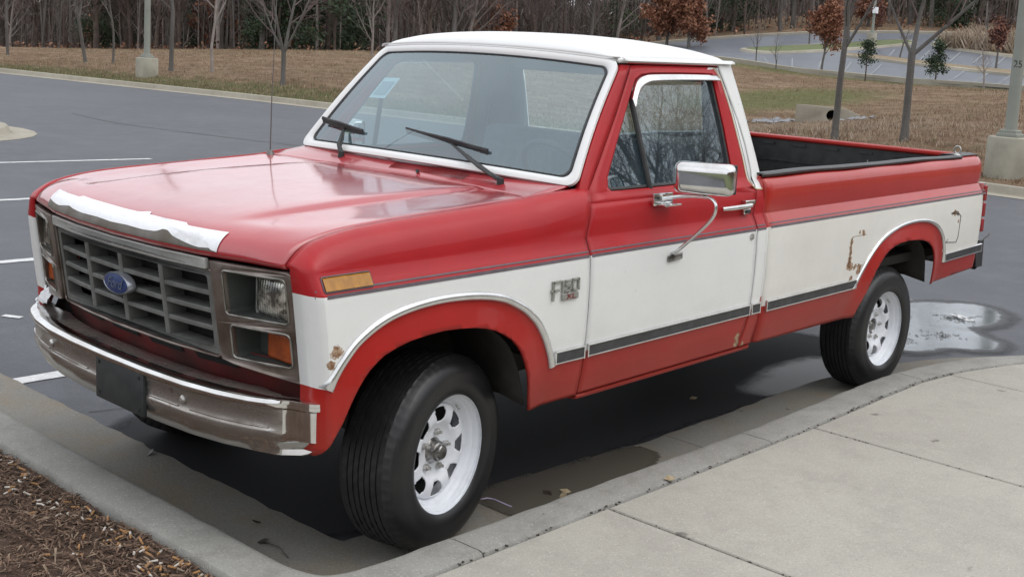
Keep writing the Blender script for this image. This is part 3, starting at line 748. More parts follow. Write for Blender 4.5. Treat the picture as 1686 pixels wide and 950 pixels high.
def ring_mb(o,i_,th,mapf):
    """ring between two loops with the same number of points"""
    b=MB(); n=len(o); rows=[[mapf(*p,0) for p in o],[mapf(*p,th*.8) for p in o],[mapf(lerp(p[0],q[0],.3),lerp(p[1],q[1],.3),th) for p,q in zip(o,i_)],[mapf(lerp(p[0],q[0],.75),lerp(p[1],q[1],.75),th*.8) for p,q in zip(o,i_)],[mapf(*q,0) for q in i_]]
    rows=[r+[r[0]] for r in rows]; b.grid(rows); return b
O_=rr2(-1.025,1.025,-.022,1.022,.06,.09,6); I_=rr2(-.972,.972,.045,.960,.05,.075,6)
Od=[];Id=[]
for i in range(len(O_)):
    p,q=O_[i],O_[(i+1)%len(O_)]; p2,q2=I_[i],I_[(i+1)%len(I_)]; n=max(1,int(math.hypot(q[0]-p[0],q[1]-p[1])/.08))
    for k in range(n): Od.append((lerp(p[0],q[0],k/n),lerp(p[1],q[1],k/n))); Id.append((lerp(p2[0],q2[0],k/n),lerp(p2[1],q2[1],k/n)))
ring_mb(Od,Id,.016,wsmap(-.002)).build('windshield_trim','white_roof',wsg,smooth=50,recalc=True)
I2=[(lerp(a,0,.016),lerp(b,.5,.022)) for a,b in Id]
ring_mb(Id,I2,.006,wsmap(.0)).build('windshield_seal','rubber_black',wsg,smooth=50,recalc=True)
vt=MB(); vt.grid([[wsmap(-.006)(lerp(-.96,.96,i/24),lerp(.84-.0*i,.965,j/3),0) for i in range(25)] for j in range(4)])
def tint_mat():
    b=NB('windshield_tint'); b.t.nodes.remove(b.p); tr=b.n('ShaderNodeBsdfTransparent')
    b.l(b.mix(b.ramp(b.math('ADD',b.n('ShaderNodeSeparateXYZ').outputs[2],0),1.60,1.72),(1,1,1),(.30,.38,.46)),tr.inputs[0]); 
    sx=[n for n in b.t.nodes if n.type=='SEPXYZ'][0]; b.l(b.tc.outputs['Object'],sx.inputs[0]); b.l(tr.outputs[0],b.o.inputs[0]); MATS['windshield_tint']=b.m
tint_mat()
vt.build('sun_band','windshield_tint',wsg,smooth=60)
def stk(name,u0,u1,v0,v1,m,off):
    b=MB(); b.add([wsmap(off)(u,v,0) for u,v in((u0,v0),(u1,v0),(u1,v1),(u0,v1))],[(0,1,2,3)]); return b.build(name,m,wsg,smooth=0)
s1=stk('inspection_sticker',-.73,-.57,.50,.70,'sticker',-.004); stk('sticker_print',-.71,-.59,.53,.66,'sticker_dark',-.0025)
# wipers
def wiper(piv_,elbow,bl,bm_,br):
    a=MB(); a.tube([piv_,Vector(piv_)+Vector((0,0,.03))],[.016,.014],10); a.tube([Vector(piv_)+Vector((0,0,.022)),Vector(piv_).lerp(Vector(elbow),.35)+Vector((.02,0,.015)),elbow],[.014,.010,.006],8,flat=.7)
    o=a.build('wiper_arm','rubber_black',truck,smooth=50)
    a=MB(); a.tube([Vector(piv_)+Vector((.012,-.0,.03)),Vector(piv_).lerp(Vector(elbow),.55)+Vector((.015,.02,.01)),Vector(elbow)],.004,6); a.build('wiper_link','black_plastic',o)
    a=MB(); a.tube(cr_path([bl,bm_,br],6),.0065,6,flat=1.5); a.tube([Vector(bl)+Vector((-.004,0,-.014)),Vector(bm_)+Vector((-.004,0,-.014)),Vector(br)+Vector((-.004,0,-.014))],.005,6,flat=1.5)
    a.tube([Vector(bl).lerp(Vector(bm_),.35)+Vector((0,0,.004)),Vector(bm_)+Vector((.014,0,.012)),Vector(bm_).lerp(Vector(br),.6)+Vector((0,0,.004))],.0055,6); a.build('wiper_blade','rubber_black',o,smooth=50)
wiper((-.560,.548,1.268),(-.655,.155,1.398),(-.690,-.175,1.430),(-.660,.145,1.405),(-.650,.380,1.388))
wiper((-.575,-.485,1.272),(-.668,-.585,1.402),(-.695,-.785,1.430),(-.668,-.60,1.412),(-.660,-.440,1.398))
wn=MB(); wn.tube([(-.545,.07,1.27),(-.545,.07,1.283)],[.009,.006],8); wn.build('washer_nozzle','black_plastic',cowl)
# antenna
an=MB(); an.tube([(-.412,-.80,1.262),(-.412,-.80,1.285)],[.022,.010],10); an.tube([(-.412,-.80,1.285),(-.418,-.80,1.55),(-.44,-.80,2.0)],[.003,.0022,.0016],6); an.build('antenna',mat('antenna_steel',(.16,.155,.15),.4,.5),truck)
# ---- interior
si=MB(); si.box((-1.45,0,.95),(.52,1.36,.26)); seat=si.build('bench_seat','seat_cloth',truck,bevel=.05); seat.modifiers['bevel'].segments=3
si=MB(); si.box((-1.70,0,1.17),(.16,1.36,.46),rot=Matrix.Rotation(-.2,3,'Y')); o=si.build('seat_back','seat_cloth',seat,bevel=.05); o.modifiers['bevel'].segments=3
di=MB()
rows=[]
for k in range(13):
    y=lerp(-.80,.80,k/12); rows.append([(-.63,y,1.295),(-.74,y,1.30),(-.86,y,1.285),(-.90,y,1.25),(-.90,y,1.10),(-.84,y,1.0)])
di.grid(rows); di.build('dashboard','dash',truck,recalc=True,smooth=50)
sw=MB(); ctr=Vector((-1.08,.40,1.265)); ax=Vector((-.80,0,.60)).normalized(); u_=Vector((0,1,0)); v_=ax.cross(u_)
sw.tube([ctr+u_*math.cos(a)*.19+v_*math.sin(a)*.19 for a in [2*math.pi*k/36 for k in range(37)]],.014,8,cap=False)
sw.tube([ctr-u_*.18,ctr+ax*-.03,ctr+u_*.18],[.012,.03,.012],8); sw.tube([ctr,ctr+Vector((.28,0,-.2))],.025,8); sw.build('steering_wheel','dash',truck,smooth=60)
fl=MB(); fl.box((-1.28,0,.60),(1.22,1.70,.04)); fl.box((-.66,0,.92),(.04,1.6,.62)); fl.build('cab_floor','dash',truck)
rm=MB(); rm.box((-1.02,.0,1.66),(.015,.24,.055)); 
# ---- bed
bxs=sorted(set([round(v,4) for v in xr(-4.440,-1.905,.03)]+[round(x,4) for x,_ in OPEN_B]+[-2.8495,-3.7625]))
def bed_zb(x):
    if x>-2.85: return lerp(.478,.488,(x+2.85)/.95)
    if x<-3.762: return interp(x,[(-4.44,.575),(-3.762,.548)])
    return interp(x,SB)
def bed_y(x,z):
    if z<=1.106: y=sy(z)+flare(x,z,OPEN_B,0)
    else: y=interp(z,[(1.106,.949),(1.112,.948),(1.15,.953),(1.19,.955),(1.22,.953),(1.245,.945),(1.262,.931),(1.270,.915)])
    k=max(0,(-4.37-x)/.07); y-=.02*k*k
    kf=max(0,(x+1.935)/.03); return y-.012*kf*kf
ZB=[z for z in ZL if z<1.12]+[1.13,1.15,1.17,1.19,1.205,1.22,1.233,1.245,1.254,1.262,1.270]
def bed_m(cx,cz):
    if cz>STZ: return 0
    if inpoly(cx,cz,PBK) or cz<(MZ if cx>-3.5 else .69): return 2
    return 1
bp_=panel(bxs,bed_zb,lambda x:1.270,bed_y,bed_m,ZB)
# rail top and inner wall
rows=[]
for x in bxs:
    rows.append([(x,.915 if x>-4.41 else .900,1.270),(x,.905,1.275),(x,.885,1.276),(x,.868,1.272),(x,.862,1.26)])
bp_.grid(rows,0)
# front and rear end caps of the side
bedside=bp_.build('bed_side',['red_bed','white_bed','red_lower'],truck,smooth=28,solid=.010); orient(bedside.data)
ec=MB()
for x0,inn in((-1.905,.83),(-4.440,.86)):
    L=[(bed_zb(x0) if x0>-3 else .575)]+[z for z in ZB if z>bed_zb(x0)]
    ec.grid([[(x0,bed_y(x0,z)-.004,z),(x0,inn,z)] for z in L],mf=lambda i,j:0)
ec.build('bed_side_end','red_bed',bedside,solid=.006)
if True:
    m2=mirror_obj(bedside)
    for c in [c for c in C.objects if c.parent==bedside]: mirror_obj(c,m2)
li=MB()
for s in(1,-1): 
    li.grid([[(x,s*.862,1.272),(x,s*.858,1.20),(x,s*.852,1.0),(x,s*.850,.79)] for x in xr(-1.97,-4.40,.1)])
    li.box((-3.38,s*.74,.90),(.95,.22,.24))
li.box((-3.18,0,.79),(2.46,1.72,.02))
li.box((-1.965,0,1.02),(.012,1.72,.50)); bl=li.build('bed_liner','black_plastic',truck,solid=.004,recalc=True)
fw=MB(); fw.box((-1.950,0,1.02),(.02,1.84,.50)); fw.build('bed_front_wall','red_bed',truck,bevel=.006)
tg=MB(); tg.box((-4.455,0,1.03),(.035,1.72,.475)); tg.box((-4.437,0,1.262),(.07,1.72,.028)); tgo=tg.build('tailgate','red_bed',truck,bevel=.008)
tl=MB(); tl.box((-4.427,0,1.005),(.012,1.68,.47)); 
for z in (1.10,1.02,.94): tl.box((-4.419,0,z),(.01,1.62,.012))
for y in (-.6,-.35,-.1,.15,.4,.65): tl.box((-4.417,y,1.215),(.008,.10,.014))
tl.build('tailgate_liner','black_plastic',tgo)
# rubber rail cap, wavy and lifting
for s,nm in((1,'rail_cap'),(-1,'rail_cap')):
    rc=MB(); rows=[]
    for k in range(70):
        t=k/69; x=lerp(-1.905,-4.15,t); lift=.004+.010*math.sin(t*9.5+.6)*math.sin(math.pi*min(1,t*1.1))+.012*math.exp(-((t-.42)/.13)**2)
        z=1.277+max(0,lift)-.006*t; wv=.004*math.sin(t*21)
        rows.append([(x,s*(.925+wv),z-.010),(x,s*(.927+wv),z+.003),(x,s*(.915+wv),z+.009),(x,s*(.88+wv),z+.010),(x,s*(.858+wv),z+.004),(x,s*(.855+wv),z-.02)])
    rc.grid(rows)
    rcp=rc.build(nm,'rail_rubber' if 'rail_rubber' in MATS else 'black_plastic',truck,smooth=50,solid=.005,recalc=True)
    rc=MB(); rc.grid([[(x,s*.905,1.272),(x,s*.912,1.281),(x,s*.85,1.288),(x,s*.80,1.284),(x,s*.78,1.272)] for x in xr(-4.14,-4.425,.04)]); rc.build('rail_end_cap','black_plastic',rcp,smooth=50,solid=.006,recalc=True)
eb=MB(); eb.tube([(-4.17,.885,1.280),(-4.17,.885,1.295)],[.022,.012],10); eb.tube([(-4.17+.0,.885+.020*math.cos(a),1.315+.022*math.sin(a)) for a in [2*math.pi*k/16 for k in range(17)]],.0055,6,cap=False); eb.build('tie_down_ring','nut_metal',truck,smooth=60)
eb=MB(); eb.tube([(-3.06,.86,1.285),(-3.06,.86,1.296)],.004,6); eb.build('rail_screw','nut_metal',truck)
# fuel doors, moulded outlines
def flush(name,pts,m,par,off=.0015,r=.02,line='gap_dark'):
    xs0,xs1,z0,z1=pts; L=rrect(xs0,xs1,z0,z1,r); 
    ln=MB(); ln.tube([(x,sy(z)+.0002,z) for x,z in L+[L[0]]],.0022,6,cap=False); o=ln.build(name+'_gap',line,par)
    b=MB(); b.add([(x,sy(z)+off,z) for x,z in L],[tuple(range(len(L)))]); return b.build(name,m,par,recalc=True)
fdp=flush('fuel_door',(-2.885,-2.715,.765,.925),'white_bed',bedside,.003,line=mat('rust_line',(.20,.11,.06),.9,col2=(.08,.05,.03),scale=40))
rs=MB(); rs.tube([(x,sy(z)+.001,z) for x,z in [(-3.93,.80),(-3.90,.785),(-4.05,.772),(-4.07,.80),(-4.075,.93),(-4.04,.95),(-3.99,.952)]],.0028,6); rs.build('filler_outline','stripe_grey',bedside)
dn=MB(); dn.add([(x,sy(z)+.0022,z) for x,z in [(-3.93,.958),(-3.95,.948),(-4.0,.950),(-4.035,.935),(-4.05,.945),(-4.03,.962),(-3.98,.966)]],[tuple(range(7))]); dn.build('rust_hole',mat('rust_brown',(.13,.075,.04),.9,col2=(.05,.03,.02),scale=50),bedside,recalc=True)
# fuel door on passenger side is not built (never in view)
# tail lamps
for s in(1,-1):
    t_=MB(); t_.box((-4.450,s*.905,.945),(.04,.12,.32)); tlo=t_.build('tail_lamp','chrome_trim',truck)
    for z0,z1 in((.795,.885),(.89,.985),(.99,1.095)): t_=MB(); t_.box((-4.463,s*.915,(z0+z1)/2),(.045,.115,z1-z0-.006)); t_.build('lamp_lens','tail_red',tlo,bevel=.006)
rbm=MB(); rows=[]
for k in range(17):
    y=lerp(-.935,.935,k/16); xx=-4.60+.05*(abs(y)/.95)**4; rows.append([(xx+.10,y,.735),(xx+.02,y,.735),(xx,y,.715),(xx+.006,y,.62),(xx,y,.56),(xx+.05,y,.545)])
rbm.grid(rows); rbo=rbm.build('rear_bumper','chrome_trim',truck,smooth=40,recalc=True)
for s in(1,-1):
    rbm=MB(); rbm.add([(-4.46,s*.94,.72),(-4.575,s*.945,.735),(-4.585,s*.945,.56),(-4.50,s*.94,.56),(-4.46,s*.90,.72),(-4.575,s*.90,.735),(-4.585,s*.90,.56),(-4.50,s*.90,.56)],[(0,1,2,3),(4,7,6,5),(0,4,5,1),(1,5,6,2),(2,6,7,3),(3,7,4,0)])
    rbm.build('bumper_end_pad','black_plastic',rbo)
# ---- front end
def FX(y,z): return interp(abs(y),[(0,.778),(.3,.768),(.52,.742),(.6,.726),(.7,.702),(.78,.680),(.845,.656),(.875,.642),(.92,.61)])-(1.10-z)*.13
fmap=lambda off: (lambda u,v,w_: (FX(u,v)+off+w_,u,v))
# grille surround + egg-crate
gf=plate([dens(rrect(-.530,.530,.782,1.068,.018),.06),dens(rrect(-.500,.500,.806,1.046,.012),.06)],.05,0,fmap(-.062))
grille=gf.build('grille','grille_plastic',truck,recalc=True,smooth=30)
def bar(y0,z0,y1,z1,th,dep,off,name='grille_bar',m='grille_plastic'):
    b=MB(); rows=[]; n=9
    for k in range(n):
        y=lerp(y0,y1,k/(n-1)); z=lerp(z0,z1,k/(n-1)); x=FX(y,z)+off
        if abs(y1-y0)>abs(z1-z0): rows.append([(x-dep,y,z+th*.35),(x-.004,y,z+th*.5),(x,y,z+th*.3),(x,y,z-th*.3),(x-.004,y,z-th*.5),(x-dep,y,z-th*.9)])
        else: rows.append([(x-dep,y+th*.35,z),(x-.004,y+th*.5,z),(x,y+th*.3,z),(x,y-th*.3,z),(x-.004,y-th*.5,z),(x-dep,y-th*.35,z)])
    rows=[r+[r[0]] for r in rows]; b.grid(rows); return b.build(name,m,grille,recalc=True,smooth=40)
for y in(-.253,0,.253): bar(y,.806,y,1.046,.024,.075,-.010)
for z in(.866,.926,.986): bar(-.500,z,.500,z,.017,.070,-.014)
bk=MB(); bk.grid([[(FX(y,z)-.095,y,z) for y in xr(-.53,.53,.1)] for z in(.78,1.07)]); bk.build('grille_backing','gap_dark',grille)
gt=plate([dens(rrect(-.522,.522,1.072,1.108,.004,1),.05)],.016,.003,fmap(-.010)); gt.build('grille_top_trim','grille_trim',grille,recalc=True)
for L in (dens(rrect(-.534,.534,.776,1.072,.02),.06),):
    b=MB(); b.tube([(FX(y,z)-.008,y,z) for y,z in L+[L[0]]],.0045,6,cap=False); b.build('grille_edge','bezel_metal',grille,smooth=60)
# oval emblem
em=MB(); em.lathe([(.001,.012),(.8,.010),(.86,.004)],40); 
def ov(b_,name,m,sx,sz,off,par):
    b=MB(); n=36; rows=[]
    for r,h in b_: rows.append([(FX(0,.94)+off+h,-.002+sx*r*math.cos(a),.940+sz*r*math.sin(a)) for a in [2*math.pi*k/n for k in range(n)]])
    rows=[r+[r[0]] for r in rows]; b.grid(rows); return b.build(name,m,par,recalc=True,smooth=50)
oe=ov([(1,-.02),(1,.004),(.94,.009),(.90,.006),(.001,.006)],'emblem','emblem_silver',.088,.038,.006,grille)
ov([(.90,.004),(.88,.0085),(.5,.012),(.001,.013)],'emblem_field','emblem_blue',.088,.038,.006,grille)
tx=text_mb('Ford',.052,.002,.35,lambda u,v,w_:(FX(0,.94)+.018+w_,u-.002,.940+v)); tx.build('emblem_script',mat('emblem_script_paint',(.10,.12,.17),.5),grille,smooth=0)
# headlamp bezels
def bezel(s):
    def mp(off): return lambda u,v,w_:(FX(u,v)+off+w_,s*u,v)
    up=rrect(.592,.836,.935,1.080,.016); lo=rrect(.604,.834,.792,.902,.016)
    outer=dens([(.540,1.104),(.838,1.104),(.858,1.098),(.866,1.080),(.864,.76),(.854,.742),(.60,.765),(.55,.775),(.541,.80)],.05)
    b=plate([outer,dens(up,.05),dens(lo,.05)],.026,.004,mp(-.020)); bz=b.build('headlamp_bezel','bezel_metal',truck,recalc=True,smooth=35)
    for L in(up,lo):
        t=MB(); L=dens(L,.05); t.tube([(FX(y,z)+.006,s*y,z) for y,z in L+[L[0]]],.0042,6,cap=False); t.build('bezel_bead',MATS.get('bead_metal') or mat('bead_metal',(.34,.33,.31),.3,.8,col2=(.16,.15,.13),scale=14),bz,smooth=60)
    for L,dp in((up,.085),(lo,.06)):
        r=MB(); L=dens(L,.04); c_=(sum(p[0] for p in L)/len(L),sum(p[1] for p in L)/len(L))
        rows=[[ (FX(y,z)-.012,s*y,z) for y,z in L],[(FX(y,z)-dp*.5,s*lerp(y,c_[0],.02),lerp(z,c_[1],.03)) for y,z in L],[(FX(c_[0],c_[1])-dp-.01,s*lerp(y,c_[0],.05),lerp(z,c_[1],.06)) for y,z in L]]
        rows=[q+[q[0]] for q in rows]; r.grid(rows); r.f.append(tuple(range(2*len(rows[0]),3*len(rows[0])-1))); r.m.append(0); r.build('lamp_recess','recess_plastic',bz,recalc=True,smooth=40)
    # sealed beam lamp
    x0=.628; h=MB(); rows=[]
    for k,(ins,dx) in enumerate(((0,-.03),(0,0),(.006,.010),(.02,.017),(.05,.022),(.068,.023))):
        L=rrect(.645+ins,.826-ins,.938+ins*.9,1.076-ins*.9,max(.014-ins*.1,.003),3); rows.append([(x0+dx,s*y,z) for y,z in L]+[(x0+dx,s*L[0][0],L[0][1])])
    h.grid(rows); h.f.append(tuple(range(5*len(rows[0]),6*len(rows[0])-1))); h.m.append(0); h.build('headlamp','lamp_glass',bz,recalc=True,smooth=40)
    h=MB(); L=rrect(.641,.831,.934,1.080,.014,3); h.tube([(x0+.002,s*y,z) for y,z in L+[L[0]]],.0045,6,cap=False); h.build('lamp_ring','nut_metal',bz,smooth=60)
    h=MB(); h.box((.606,s*.758,.843),(.03,.150,.094)); h.build('turn_signal','amber_dark',bz,bevel=.01)
    return bz
bezel(1); bezel(-1)
# panel beneath grille, red valance
vl=MB(); vl.grid([[ (FX(y,z)-.05-d,y,z) for y in xr(-.895,.895,.0895)] for z,d in((.80,0),(.755,.0),(.72,.02),(.60,.03))]); vlo=vl.build('front_valance','red_shaded',truck,recalc=True,smooth=40)
for y0,y1 in((-.50,-.30),(-.22,-.02),(.06,.26),(.34,.54)): vl=MB(); vl.grid([[(FX(y,z)-.047-(.0 if z>.74 else .012),y,z) for y in(y0,y1)] for z in (.752,.728)]); vl.build('valance_slot','gap_dark',vlo)
# radiator support darkness behind everything
rd=MB(); rd.box((.50,0,.88),(.03,1.55,.48)); rd.box((.35,0,.60),(.03,1.2,.3)); rd.build('radiator_support','undercarriage',truck)
# front bumper
BPL=[(0,.812),(.25,.808),(.46,.793),(.62,.765),(.74,.728),(.82,.692),(.860,.655),(.900,.642),(.930,.628),(.948,.612),(.955,.598)]
def bpx(s_): # plan param 0..1 -> (y,x)
    P=[Vector((a,b)) for a,b in BPL]; L=[0]
    for a,b in zip(P,P[1:]): L.append(L[-1]+(b-a).length)
    d=s_*L[-1]
    for i in range(len(P)-1):
        if d<=L[i+1]: 
            t=(d-L[i])/(L[i+1]-L[i]); p=P[i].lerp(P[i+1],t); tg_=(P[i+1]-P[i]).normalized(); return p,Vector((-tg_.y,tg_.x)) if False else Vector((tg_.y*-1,tg_.x))
    return P[-1],Vector((0,1))
BPROF=[(-.150,.672),(-.13,.690),(-.05,.699),(-.012,.702),(.004,.698),(.010,.688),(.006,.676),(-.004,.668),(-.006,.655),(-.010,.648),(-.010,.606),(-.006,.600),(-.004,.592),(-.008,.572),(-.014,.552),(-.028,.525),(-.040,.508),(-.06,.502),(-.085,.500)]
bb=MB(); rows=[]
ss=[-1+2*k/72 for k in range(73)]
for s_ in ss:
    a=abs(s_); p,nn=bpx(a); sg=1 if s_>=0 else -1
    dy,dx=nn.y*0,0
    P2,_=bpx(min(1,a+.01)); P1,_=bpx(max(0,a-.01)); tg_=(P2-P1).normalized(); out=Vector((-tg_.y,tg_.x)) ; out=out if (out.y>0 or out.x>0) else -out
    # out in (y,x) coordinates
    if out.x<-1e-6: out=-out
    r=[]
    endf=max(0,(a-.80)/.2)
    for k,(o_,z) in enumerate(BPROF):
        oo=o_
        if a>.78: oo=lerp(o_,min(o_,-.0),min(1,endf*3)) if 3<=k<=6 else (lerp(o_,-.008,min(1,endf*3)) if 7<=k<=12 else o_)
        if o_<-.03 and a>.7: oo=o_*lerp(1,.35,min(1,(a-.7)/.25))
        zz=z+(.010*a**3+.045*max(0,(a-.86)/.14)**2 if z<.56 else 0)
        # swell of license recess etc. on centre
        r.append((p.y+out.y*oo,sg*(p.x+out.x*oo),zz))
    rows.append(r)
bb.grid(rows); bmp=bb.build('front_bumper','bumper_chrome',truck,smooth=34,solid=.004,recalc=True)
# bright upper lip of bumper and bright ends (cleaner chrome)
lb=MB(); rr=[]
for i,s_ in enumerate(ss): rr.append([Vector(rows[i][k])+Vector((0.0012*(1 if abs(s_)<.8 else .3),.0012*np.sign(s_)*(abs(s_)>.6),.0012)) for k in(2,3,4,5,6)])
lb.grid(rr); lb.build('bumper_lip','chrome',bmp,smooth=60,recalc=True)
for sg in(1,-1):
    lb=MB(); rr=[]
    for i,s_ in enumerate(ss):
        if s_*sg>.835: rr.append([Vector(rows[i][k])+Vector((.001,sg*.0016,0)) for k in range(5,15)])
    lb.grid(rr); lb.build('bumper_end','chrome',bmp,smooth=40,recalc=True)
def bumpat(y,z):
    a=abs(y); x=interp(a,BPL); return x
for y in(.457,-.457):
    q=MB(); x=bumpat(y,0)-.010; rows_=[]
    q.tube([(x-.004,y,.634),(x+.004,y,.634),(x+.010,y,.634)],[.015,.015,.008],14); q.build('bumper_bolt','nut_metal',bmp,smooth=40)
for y in (.462,-.462):
    q=MB(); x=bumpat(y,0)-.03; q.tube([(x-.01,y,.556),(x+.008,y,.556)],[.010,.007],10); q.build('bumper_bolt','nut_metal',bmp,smooth=40)
for y0,y1 in((.27,.43),(.49,.80),(-.43,-.15),(-.80,-.49)):
    q=MB(); L=[(lerp(y0,y1,k/10),.607) for k in range(11)]; q.tube([(bumpat(y,0)-.0085,y,z) for y,z in L],.0035,6); q.build('bumper_rib','bumper_chrome',bmp,smooth=60)
pl_=rbox('plate_holder',(.806,.095,.606),(.016,.325,.160),'plate_black',bmp,.006,None,2)
for y in(-.04,.23):
    for z in(.66,.55): q=MB(); q.tube([(.813,y,z),(.818,y,z)],.006,8); q.build('plate_screw','black_plastic',bmp)
for s in(1,-1):
    q=MB(); q.box((.62,s*.40,.60),(.24,.06,.08)); q.build('bumper_bracket','undercarriage',bmp)
# crumpled film on far bumper corner
q=MB(); rows_=[]
for i in range(8):
    rows_.append([(.655-.008*j+.006*math.sin(i*2.1+j),-.775-.012*i+.004*math.sin(j*3),.708+.014*j+.006*math.sin(i*1.7+j*2.2)) for j in range(5)])
q.grid(rows_); q.build('crumpled_film','white_film',bmp,solid=.001,smooth=20)
# side markers
for s in(1,-1):
    x0,x1=.432,.614; q=MB(); xs_m=xr(x1,x0,.03)
    q.grid([[(x,s*(yfF(x,z)+o_),z) for x in xs_m] for z,o_ in((1.060,.0),(1.062,.007),(1.097,.007),(1.099,0))])
    mk=q.build('side_marker','amber_marker',truck,recalc=True,smooth=20)
    q=MB(); L=dens(rrect(x0-.003,x1+.003,1.057,1.102,.004,1),.03); q.tube([(x,s*(yfF(x,z)+.002),z) for x,z in L+[L[0]]],.0025,5,cap=False); q.build('marker_bezel','stripe_grey',mk)
# badge F150 XL
bd=MB(); BX0=-.405; 
def stroke(b,u0,v0,u1,v1,w_=.0080,d=.009):
    L=math.hypot(u1-u0,v1-v0); ang=math.atan2(v1-v0,-(u1-u0)); b.box((BX0-(u0+u1)/2,.991,.900+(v0+v1)/2),(L+w_*.6,d,w_),rot=Matrix.Rotation(math.atan2(v1-v0,u1-u0),3,'Y') )
S_=lambda *a:stroke(bd,*a)
S_(.005,0,.005,.068); S_(.002,.068,.046,.068); S_(-.004,.036,.034,.036)        # F
S_(.056,.026,.056,.068)                                                        # 1
S_(.072,.066,.100,.066); S_(.072,.066,.072,.048); S_(.072,.048,.098,.048); S_(.099,.048,.099,.029); S_(.099,.029,.070,.029) # 5
S_(.113,.029,.113,.068); S_(.113,.068,.146,.068); S_(.146,.068,.146,.029); S_(.146,.029,.113,.029) # 0
bdg=bd.build('badge','badge_metal',truck,bevel=.0006)
q=MB(); q.box((BX0-.100,.9905,.900+.006),(.094,.008,.026)); q.build('badge_plate','badge_metal',bdg,bevel=.003)
tx=text_mb('XL',.030,.0015,0,lambda u,v,w_:(BX0-.102-u*1.5,.9948+w_,.906+v)); tx.build('badge_letters','badge_red',bdg,smooth=0)
# ---- underbody
ub=MB()
for s in(1,-1):
    ub.box((-1.85,s*.43,.52),(4.9,.07,.15))
ub.tube([(-3.378,-.75,.33),(-3.378,.75,.33)],.045,10); ub.tube([(-3.378,-.14,.33),(-3.378,.14,.33)],[.15,.15],14)
ub.tube([(.005,-.70,.37),(.005,.70,.37)],.04,10); ub.tube([(.005,-.35,.37),(.005,-.10,.37)],.11,12)
ub.tube([(-.9,.1,.45),(-3.3,0,.40)],.04,10); ub.box((-.6,0,.50),(.9,.5,.22)); ub.tube([(-.3,.3,.42),(-2.6,.35,.42),(-3.1,.5,.5),(-4.3,.5,.45)],.03,8)
ub.box((-2.2,.62,.55),(.9,.3,.22)); ub.box((.1,0,.66),(.7,.7,.3))
for s in(1,-1): ub.tube([(.0,s*.55,.40),(-.1,s*.5,.9)],.04,8); ub.box((-3.38,s*.50,.42),(1.3,.07,.05))
ub.box((-3.2,0,.70),(2.4,1.7,.05)); ub.box((-1.3,0,.56),(1.15,1.5,.03))
ub.build('chassis','undercarriage',truck,smooth=40)
for s in(1,-1):
    for cx,op,r_ in((.145,OPEN_F,.0),(-3.30,OPEN_B,.0)):
        wb=MB(); L=[(x,z) for x,z in op]; cz=.55
        rows_=[]
        for x,z in L:
            rows_.append([(lerp(cx,x,1.004),s*.935,lerp(cz,z,1.004)),(min(.55,lerp(cx,x,1.03)),s*.80,lerp(cz,z,1.12)+.02),(min(.55,lerp(cx,x,1.03)),s*.56,lerp(cz,z,1.15)+.02)])
        wb.grid(rows_)
        wb.f.append(tuple(3*i+2 for i in range(len(L)))); wb.m.append(0)
        wb.build('wheel_well','undercarriage',truck,smooth=60,solid=.004,recalc=True)
# ---- wheels
RT=.3535
def tyre_mb():
    half=[(.213,.018),(.222,.026),(.240,.031),(.258,.0335),(.262,.0325),(.285,.033),(.305,.030),(.322,.022),(.336,.010),(.345,-.004),(.3490,-.012)]
    b=MB(); prof=[(r,y,0) for r,y in half]
    yy=-.016; 
    tread=[]; ys0=[-.016]+[v for c in (-.042,-.070,-.096,-.124,-.150,-.178) for v in (c+.0035,c+.0022,c-.0022,c-.0035)]+[-.204]
    gro=[0]+[0,1,1,0]*6+[0]
    for y,g in zip(ys0,gro): tread.append((.3535-.0020*(abs(y+.11)/.09)**2-(.006 if g else 0),y,2+g))
    prof+=tread; prof+=[(r,-.22-y,0) for r,y in reversed(half)]
    N=180
    def wob(k,i,r):
        t=prof[i][2]
        if t==2:
            # block pattern: lateral sipes alternating per rib
            rib=int((-prof[i][1]-.014)/.0275)
            return r-(.0022 if (k+rib*2)%4==0 else 0)
        if i in(9,10) or i in(len(prof)-10,len(prof)-11): return r-(.0045 if k%3==0 else 0)
        return r
    b.lathe([(r,y) for r,y,_ in prof],N,mf=lambda i,j: 0 if 8<=j<=len(prof)-10 else 1,wob=wob); return b
_t=tyre_mb(); _t.v=[(x,y*.88 if y<0 else y,z) for x,y,z in _t.v]
tyre_me=_t.mesh('tyre',['tyre','tyre_side'],smooth=30)
